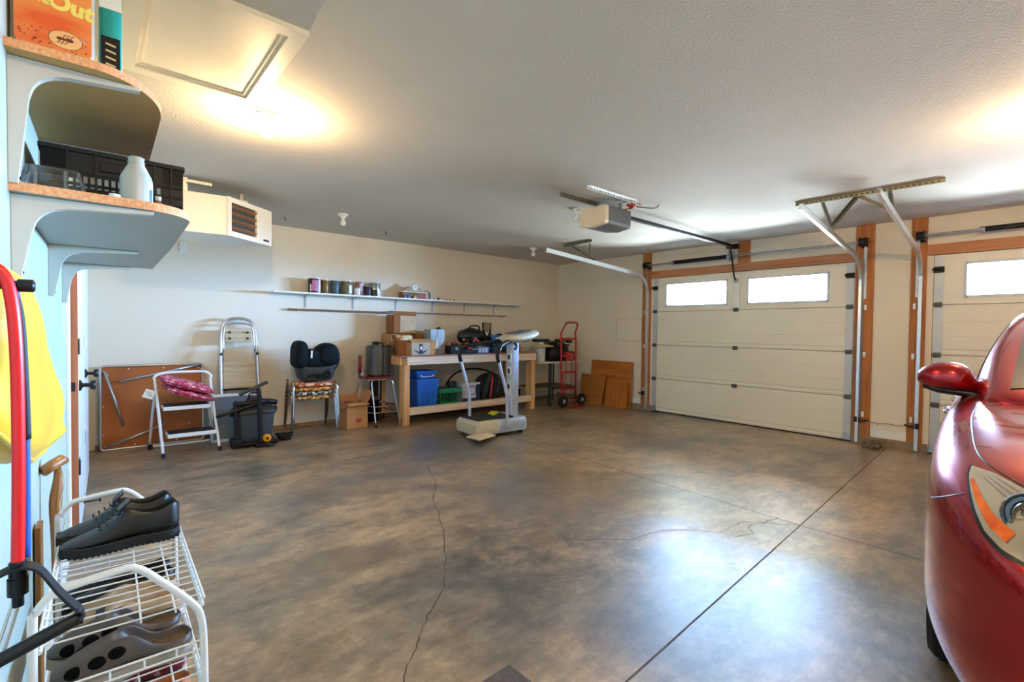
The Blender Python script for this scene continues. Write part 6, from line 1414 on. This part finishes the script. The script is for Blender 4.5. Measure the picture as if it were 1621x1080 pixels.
# wheel arches are cut out of the shell
def wheel_cut(X, side):
    b = B(); b.lathe([(.365, 0), (.365, .34)], (0, 0, 0), 'y', 48); y0 = YC+side*.62
    b.xf(Matrix.Translation((X, y0 if side < 0 else y0+.34, .325))); 
    return b
dg = bpy.context.evaluated_depsgraph_get()
me = bpy.data.meshes.new_from_object(body.evaluated_get(dg)); body.modifiers.clear(); body.data = me
for X in (2.62, 5.24):
    for s in (1, -1):
        b = B(); n = 48; r = .362; ya, yb = (YC+.62, YC+1.0) if s > 0 else (YC-1.0, YC-.62)
        b.loft([[(X+r*math.cos(a), y, .325+r*math.sin(a)) for a in [k*2*PI/n for k in range(n)]] for y in (ya, yb)])
        bmesh.ops.recalc_face_normals(b.bm, faces=b.bm.faces)
        cm = bpy.data.meshes.new('cut'); b.bm.to_mesh(cm); co = bpy.data.objects.new('cut', cm); COL.objects.link(co)
        # cutter is in world space, the body in the car's frame
        co.matrix_world = Matrix.Identity(4); bpy.context.view_layer.update()
        md = body.modifiers.new('arch', 'BOOLEAN'); md.operation = 'DIFFERENCE'; md.object = co; md.solver = 'EXACT'
        dg = bpy.context.evaluated_depsgraph_get(); me = bpy.data.meshes.new_from_object(body.evaluated_get(dg)); body.modifiers.clear(); body.data = me
        bpy.data.objects.remove(co)
for p in body.data.polygons: p.use_smooth = True
body.data.set_sharp_from_angle(angle=math.radians(40))
CO = Vector((3.9, -.57, 0))
def bvh_of(o):
    bm = bmesh.new(); bm.from_mesh(o.data); bm.transform(Matrix.Translation(CO)); t_ = BVHTree.FromBMesh(bm); bm.free(); return t_
BODY = bvh_of(body)
# cabin
CB = [ # X, base half width, base z, upper half width, upper z, centre z
(2.95, .70, .975, .64, .99, 1.0), (3.12, .76, .985, .715, 1.05, 1.08), (3.38, .785, .99, .718, 1.165, 1.20), (3.68, .79, 1.0, .69, 1.29, 1.33), (3.98, .79, 1.0, .65, 1.39, 1.43), (4.25, .79, 1.0, .615, 1.43, 1.475),
 (4.8, .79, 1.0, .59, 1.435, 1.485), (5.1, .78, 1.01, .59, 1.38, 1.435), (5.4, .75, 1.03, .58, 1.28, 1.33), (5.7, .68, 1.05, .56, 1.14, 1.18), (5.86, .62, 1.05, .54, 1.075, 1.09)]
secs = []
for X, wb_, zb, wu, zu, zc in CB:
    h = [(wb_, zb-.06), (wb_, zb), (wb_+(wu-wb_)*.5+.012, zb+(zu-zb)*.5), (wu, zu-.012), (wu-.05, zu+(zc-zu)*.45), (wu*.55, zu+(zc-zu)*.85), (0, zc)]
    secs.append([(X, YC+w_, z) for w_, z in h]+[(X, YC-w_, z) for w_, z in reversed(h[:-1])])
b = B(); b.loft(secs); cabin = b.out('cabin', m_car, car, sm=True, sub=2)
dg = bpy.context.evaluated_depsgraph_get(); me = bpy.data.meshes.new_from_object(cabin.evaluated_get(dg)); cabin.modifiers.clear(); cabin.data = me
for p in me.polygons: p.use_smooth = True
CAB = bvh_of(cabin)
def patch(tree, dirv, f, nu, nv, off, name, mat, parent=car, solid=0):
    """surface patch laid on the shell: f(s,t) gives a start point, dirv the direction towards the shell"""
    d = Vector(dirv).normalized(); P_ = []
    for j in range(nv+1):
        row = []
        for i in range(nu+1):
            p = Vector(f(i/nu, j/nv)); hit, n, _, _ = tree.ray_cast(p, d)
            if hit is None: hit, n, _, _ = tree.find_nearest(p+d*1.0)
            if n.dot(d) > 0: n = -n
            row.append(hit+n*off)
        P_.append(row)
    b = B(); b.grid(P_); return b.out(name, mat, parent, sm=True, solid=solid)
def bil(A, B_, C_, D_):
    return lambda s, t_: [A[k]*(1-s)*(1-t_)+B_[k]*s*(1-t_)+C_[k]*s*t_+D_[k]*(1-s)*t_ for k in range(3)]
# windscreen and side windows
patch(CAB, (.45, 0, -1), bil((3.10-.45, YC-.655, 2.05), (3.10-.45, YC+.655, 2.05), (4.10-.45, YC+.565, 2.4), (4.10-.45, YC-.565, 2.4)), 24, 14, .004, 'windscreen', m_cgl)
patch(CAB, (-.45, 0, -1), bil((5.25+.35, YC-.50, 2.3), (5.25+.35, YC+.50, 2.3), (5.72+.4, YC+.52, 2.0), (5.72+.4, YC-.52, 2.0)), 16, 10, .004, 'rear_window', m_cgl)
for sg in (1, -1):
    yy = YC+sg*1.3
    patch(CAB, (0, -sg, 0), bil((3.42, yy, 1.015), (4.28, yy, 1.015), (4.28, yy, 1.385), (4.02, yy, 1.345)), 14, 8, .004, 'side_window', m_cgl)
    patch(CAB, (0, -sg, 0), bil((4.34, yy, 1.015), (5.20, yy, 1.03), (5.0, yy, 1.35), (4.34, yy, 1.39)), 14, 8, .004, 'side_window', m_cgl)
def curve_on(tree, pts, dirv, off, r, name, mat, k=8, parent=car):
    d = Vector(dirv).normalized(); P_ = []
    for p in catmull(pts, k):
        hit, n, _, _ = tree.ray_cast(p-d*1.5, d)
        if hit is None: continue
        if n.dot(d) > 0: n = -n
        P_.append(hit+n*off)
    b = B(); b.tube(P_, r, 8); return b.out(name, mat, parent, sm=True)
for sg in (1, -1):
    # chrome strip along the belt line, bonnet gap, door gaps
    curve_on(CAB, [(3.40, YC+sg*.9, 1.0), (4.2, YC+sg*.9, 1.003), (5.2, YC+sg*.9, 1.015)], (0, -sg, 0), .003, .006, 'belt_strip', m_cchr)
    curve_on(BODY, [(1.95, YC+sg*.60, 1), (2.15, YC+sg*.725, 1), (2.45, YC+sg*.760, 1), (2.80, YC+sg*.765, 1), (2.98, YC+sg*.735, 1), (3.05, YC+sg*.66, 1)], (0, 0, -1), -.001, .003, 'bonnet_gap', m_trim)
    for X in (3.35, 4.31, 5.1):
        curve_on(BODY, [(X, YC+sg, .28), (X, YC+sg, .60), (X, YC+sg, .92)], (0, -sg, 0), -.001, .0035, 'door_gap', m_trim)
    # mirrors
    y0 = YC+sg*.745
    b = B(); secs = []
    for i, (yo, hw, hz, xc, zc) in enumerate(((-.02, .022, .022, 3.42, 1.005), (.02, .038, .030, 3.40, 1.015), (.045, .072, .062, 3.375, 1.050), (.07, .090, .078, 3.365, 1.064), (.13, .092, .082, 3.355, 1.070), (.19, .078, .074, 3.36, 1.068), (.235, .052, .052, 3.375, 1.062), (.258, .02, .022, 3.385, 1.058))):
        secs.append([(xc+hw*math.copysign(abs(math.cos(a))**.8, math.cos(a)), y0+sg*yo, zc+hz*math.copysign(abs(math.sin(a))**.75, math.sin(a))*(1 if math.sin(a) > 0 else .75)) for a in [j*2*PI/20 for j in range(20)]])
    b.loft(secs); mr_ = b.out('mirror_cap', m_car, car, sm=True, sub=1)
    b = B(); b.loft([[(3.40+hw*math.cos(a), y0+sg*yo, zc+hz*math.sin(a)) for a in [j*2*PI/16 for j in range(16)]] for yo, hw, hz, zc in ((-.04, .07, .034, .985), (.02, .064, .026, .990), (.08, .080, .026, .998), (.17, .078, .024, 1.006), (.23, .05, .016, 1.018))]); b.out('mirror_foot', m_trim, mr_, sm=True)
    b = B(); b.loft([[(xx, y0+sg*yo, 1.062+zz) for yo, zz in ((.05, -.045), (.20, -.045), (.235, -.01), (.22, .045), (.06, .05))] for xx in (3.448, 3.452)]); b.out('mirror_glass', m_cchr, mr_)
    # door handles
    for X in (4.15, 4.95):
        b = B(); yb = YC+sg*.885; b.tube([(X-.09, yb-.01*sg, .80), (X-.07, yb+sg*.03, .805), (X+.07, yb+sg*.03, .81), (X+.09, yb-.01*sg, .81)], .013, 10, smooth=4); b.out('door_handle', m_cchr, car, sm=True, label='chrome door handle')
    # front: grille side, lower intake
for X in (2.62, 5.24):
    for sg in (1, -1):
        yo = YC+sg*.868; yi = YC+sg*.65; ym = (yo+yi)/2
        b = B(); b.lathe([(.21, -.105), (.235, -.108), (.305, -.105), (.325, -.085), (.33, -.05), (.33, .05), (.325, .085), (.305, .105), (.235, .108), (.21, .105)], (X, ym, .33), 'y', 56)
        for k in range(56):
            a = 2*PI*k/56
            for q in (-.055, .055): b.box((X+.3305*math.cos(a), ym+q, .33+.3305*math.sin(a)), (.004, .035, .012), (0, -a, 0))
        wh = b.out('tyre', m_rubber, car, sm='a')
        b = B(); s_ = sg; b.lathe([(.215, -.10), (.222, .10), (.205, .095), (.20, .02), (.06, .03), (.05, .06), (.001, .06)] if s_ < 0 else [(.001, -.06), (.05, -.06), (.06, -.03), (.20, -.02), (.205, -.095), (.222, -.10), (.215, .10)], (X, ym, .33), 'y', 40, cap=False)
        for k in range(10):
            a = 2*PI*k/10; b.box((X+.13*math.cos(a), ym+s_*.055, .33+.13*math.sin(a)), (.17, .03, .028), (0, -a, 0), .004)
        b.out('wheel_rim', m_alu, wh, sm='a')
        b = B(); b.loft([[(X+r*math.cos(a), y, .325+r*math.sin(a)) for a in [k*PI/20 for k in range(1, 20)]] for y, r in ((YC+sg*.63, .358), (YC+sg*.84, .358))], closed=False); b.out('arch_liner', m_trim, car)
# grille, intake, emblem on the nose
patch(BODY, (1, 0, 0), bil((.8, YC-.40, .66), (.8, YC+.40, .66), (.8, YC+.34, .49), (.8, YC-.34, .49)), 24, 8, .005, 'grille', m_trim)
for k in range(9):
    yy = YC-.32+.08*k; patch(BODY, (1, 0, 0), bil((.8, yy-.006, .65), (.8, yy+.006, .65), (.8, yy+.005, .50), (.8, yy-.005, .50)), 1, 8, .010, 'grille_bar', m_cchr)
patch(BODY, (1, 0, 0), bil((.8, YC-.45, .36), (.8, YC+.45, .36), (.8, YC+.40, .26), (.8, YC-.40, .26)), 24, 5, .004, 'lower_intake', m_trim)

# ---- headlights: laid on the front corners of the shell
def lerp_poly(pts, t):
    pts = [Vector(p) for p in pts]; d = [0]
    for a, b_ in zip(pts, pts[1:]): d.append(d[-1]+(b_-a).length)
    x = t*d[-1]
    for i in range(len(pts)-1):
        if x <= d[i+1]+1e-9:
            return pts[i].lerp(pts[i+1], (x-d[i])/max(1e-9, d[i+1]-d[i]))
    return pts[-1]
HT = [(2.114, .181, .869), (2.063, .132, .866), (1.988, .074, .85), (1.88, -.02, .825), (1.76, -.13, .785), (1.68, -.22, .745)]
HB = [(2.075, .184, .850), (2.005, .180, .822), (1.930, .168, .785), (1.86, .145, .745), (1.80, .110, .722), (1.749, .061, .712), (1.69, -.03, .695), (1.655, -.12, .690), (1.64, -.21, .705)]
DD = Vector((.52, -.50, -.69)).normalized()
for sg in (1, -1):
    fl = (lambda p: Vector(p)) if sg > 0 else (lambda p: Vector((p[0], 2*YC-p[1], p[2])))
    d = Vector((DD.x, DD.y*sg, DD.z))
    def zone(s0, s1, t0, t1, grow=0):
        def f(s, t_):
            ss = s0+(s1-s0)*s; a = lerp_poly(HT, max(0, min(1, ss))); b_ = lerp_poly(HB, max(0, min(1, ss))); tt = t0+(t1-t0)*t_
            p = a.lerp(b_, tt); c = Vector((1.87, .03, .78))
            if grow: p = p+(p-c).normalized()*grow
            return list(fl(p)-d*.5)
        return f
    hl = patch(BODY, d, zone(0, 1, 0, 1, .013), 30, 14, .0025, 'headlight_gasket', m_trim)
    patch(BODY, d, zone(0, 1, 0, 1), 40, 18, .006, 'headlight_housing', M('headlight_reflector', S(240, 236, 222), .16, metal=.7, rgb2=S(214, 200, 168), scale=5, coat=1.0, bump=.3, bscale=12), hl)
    patch(BODY, d, zone(.07, .46, .72, .90), 16, 4, .0085, 'turn_signal', M('amber_lens', S(236, 120, 30), .2, rgb2=S(214, 84, 14), scale=20, coat=1.0), hl, )
    for t0_ in (.10, .22, .34): patch(BODY, d, zone(.10, .95, t0_, t0_+.035), 30, 2, .0095, 'reflector_ridge', m_cchr, hl)
    # projector: dark ring, chrome bezel and lens
    pc = fl((1.885, .050, .795)); hit, nn, _, _ = BODY.ray_cast(pc-d*.5, d); nn = nn if nn.dot(d) < 0 else -nn
    nn = (nn+Vector((-1.1, .0, -.25))).normalized(); q = nn.to_track_quat('Z', 'Y').to_matrix()
    def ring_l(prof, nm, mt):
        b = B(); b.lathe([(r_*.74, z_) for r_, z_ in prof], n=44, cap=False); b.xf(Matrix.Translation(hit) @ q.to_4x4()); return b.out(nm, mt, hl, sm='a')
    ring_l([(.082, -.01), (.084, .016), (.078, .022), (.072, .016)], 'bezel', m_cchr)
    ring_l([(.073, .012), (.068, .021), (.056, .020), (.052, .008)], 'projector_ring', M('ring_blueblack', S(30, 44, 62), .15, var=.1, coat=1.0))
    ring_l([(.052, .006), (.048, .012), (.040, .004), (.036, -.012)], 'inner_bezel', m_cchr)
    ring_l([(.037, -.012), (.030, .004), (.018, .012), (.001, .015)], 'projector_lens', M('lens_brown', S(96, 74, 40), .05, coat=1.0))
    f0 = 1 if sg > 0 else -1
    pts = [fl(p) for p in ((2.005, .19, .80), (2.06, .25, .77), (2.13, .31, .745))]
    P_ = []
    for p in catmull(pts, 8):
        h_, n_, _, _ = BODY.find_nearest(p); P_.append(h_-n_*.0006)
    b = B(); b.tube(P_, .002, 6); b.out('bumper_gap', m_trim, car, sm=True)

# the car stands a few degrees askew to the room
_pv = Vector((1.95, .13, 0)); _R = Matrix.Rotation(math.radians(4.2), 4, 'Z')
car.location = _pv+_R @ (Vector(car.location)-_pv); car.rotation_euler = (0, 0, math.radians(4.2))

GROUPS = {'paint_can': 'paint cans on the long wall shelf', 'wall_hook': 'wall hooks holding the wood strips', 'ceiling_hook': 'hooks in the ceiling', 'shelf_trinket': 'small parts in a row on the long wall shelf',
          'ceiling_lamp': 'bare bulb ceiling lamps', 'door_track': 'garage door tracks', 'torsion_spring': 'torsion springs above the garage doors', 'track_hanger': 'angle hangers of the door tracks', 'safety_sensor': 'door sensors low beside the garage doors',
          'plywood_sheet': 'plywood sheets leaning by the garage door', 'seat_cushion': 'red floral cushions on the step stool', 'lace_up_shoe': 'black lace-up shoes on the rack', 'garden_clog': 'grey clogs on the rack',
          'beige_shoe': 'beige shoes on the rack', 'burgundy_shoe': 'burgundy shoes on the rack', 'tan_shoe': 'tan shoes on the rack', 'cardboard_box': 'cardboard boxes'}
for o in COL.objects:
    k = o.name.split('.')[0]
    if o.parent is None and k in GROUPS and o.get('label') and not o.get('group'): o['group'] = GROUPS[k]
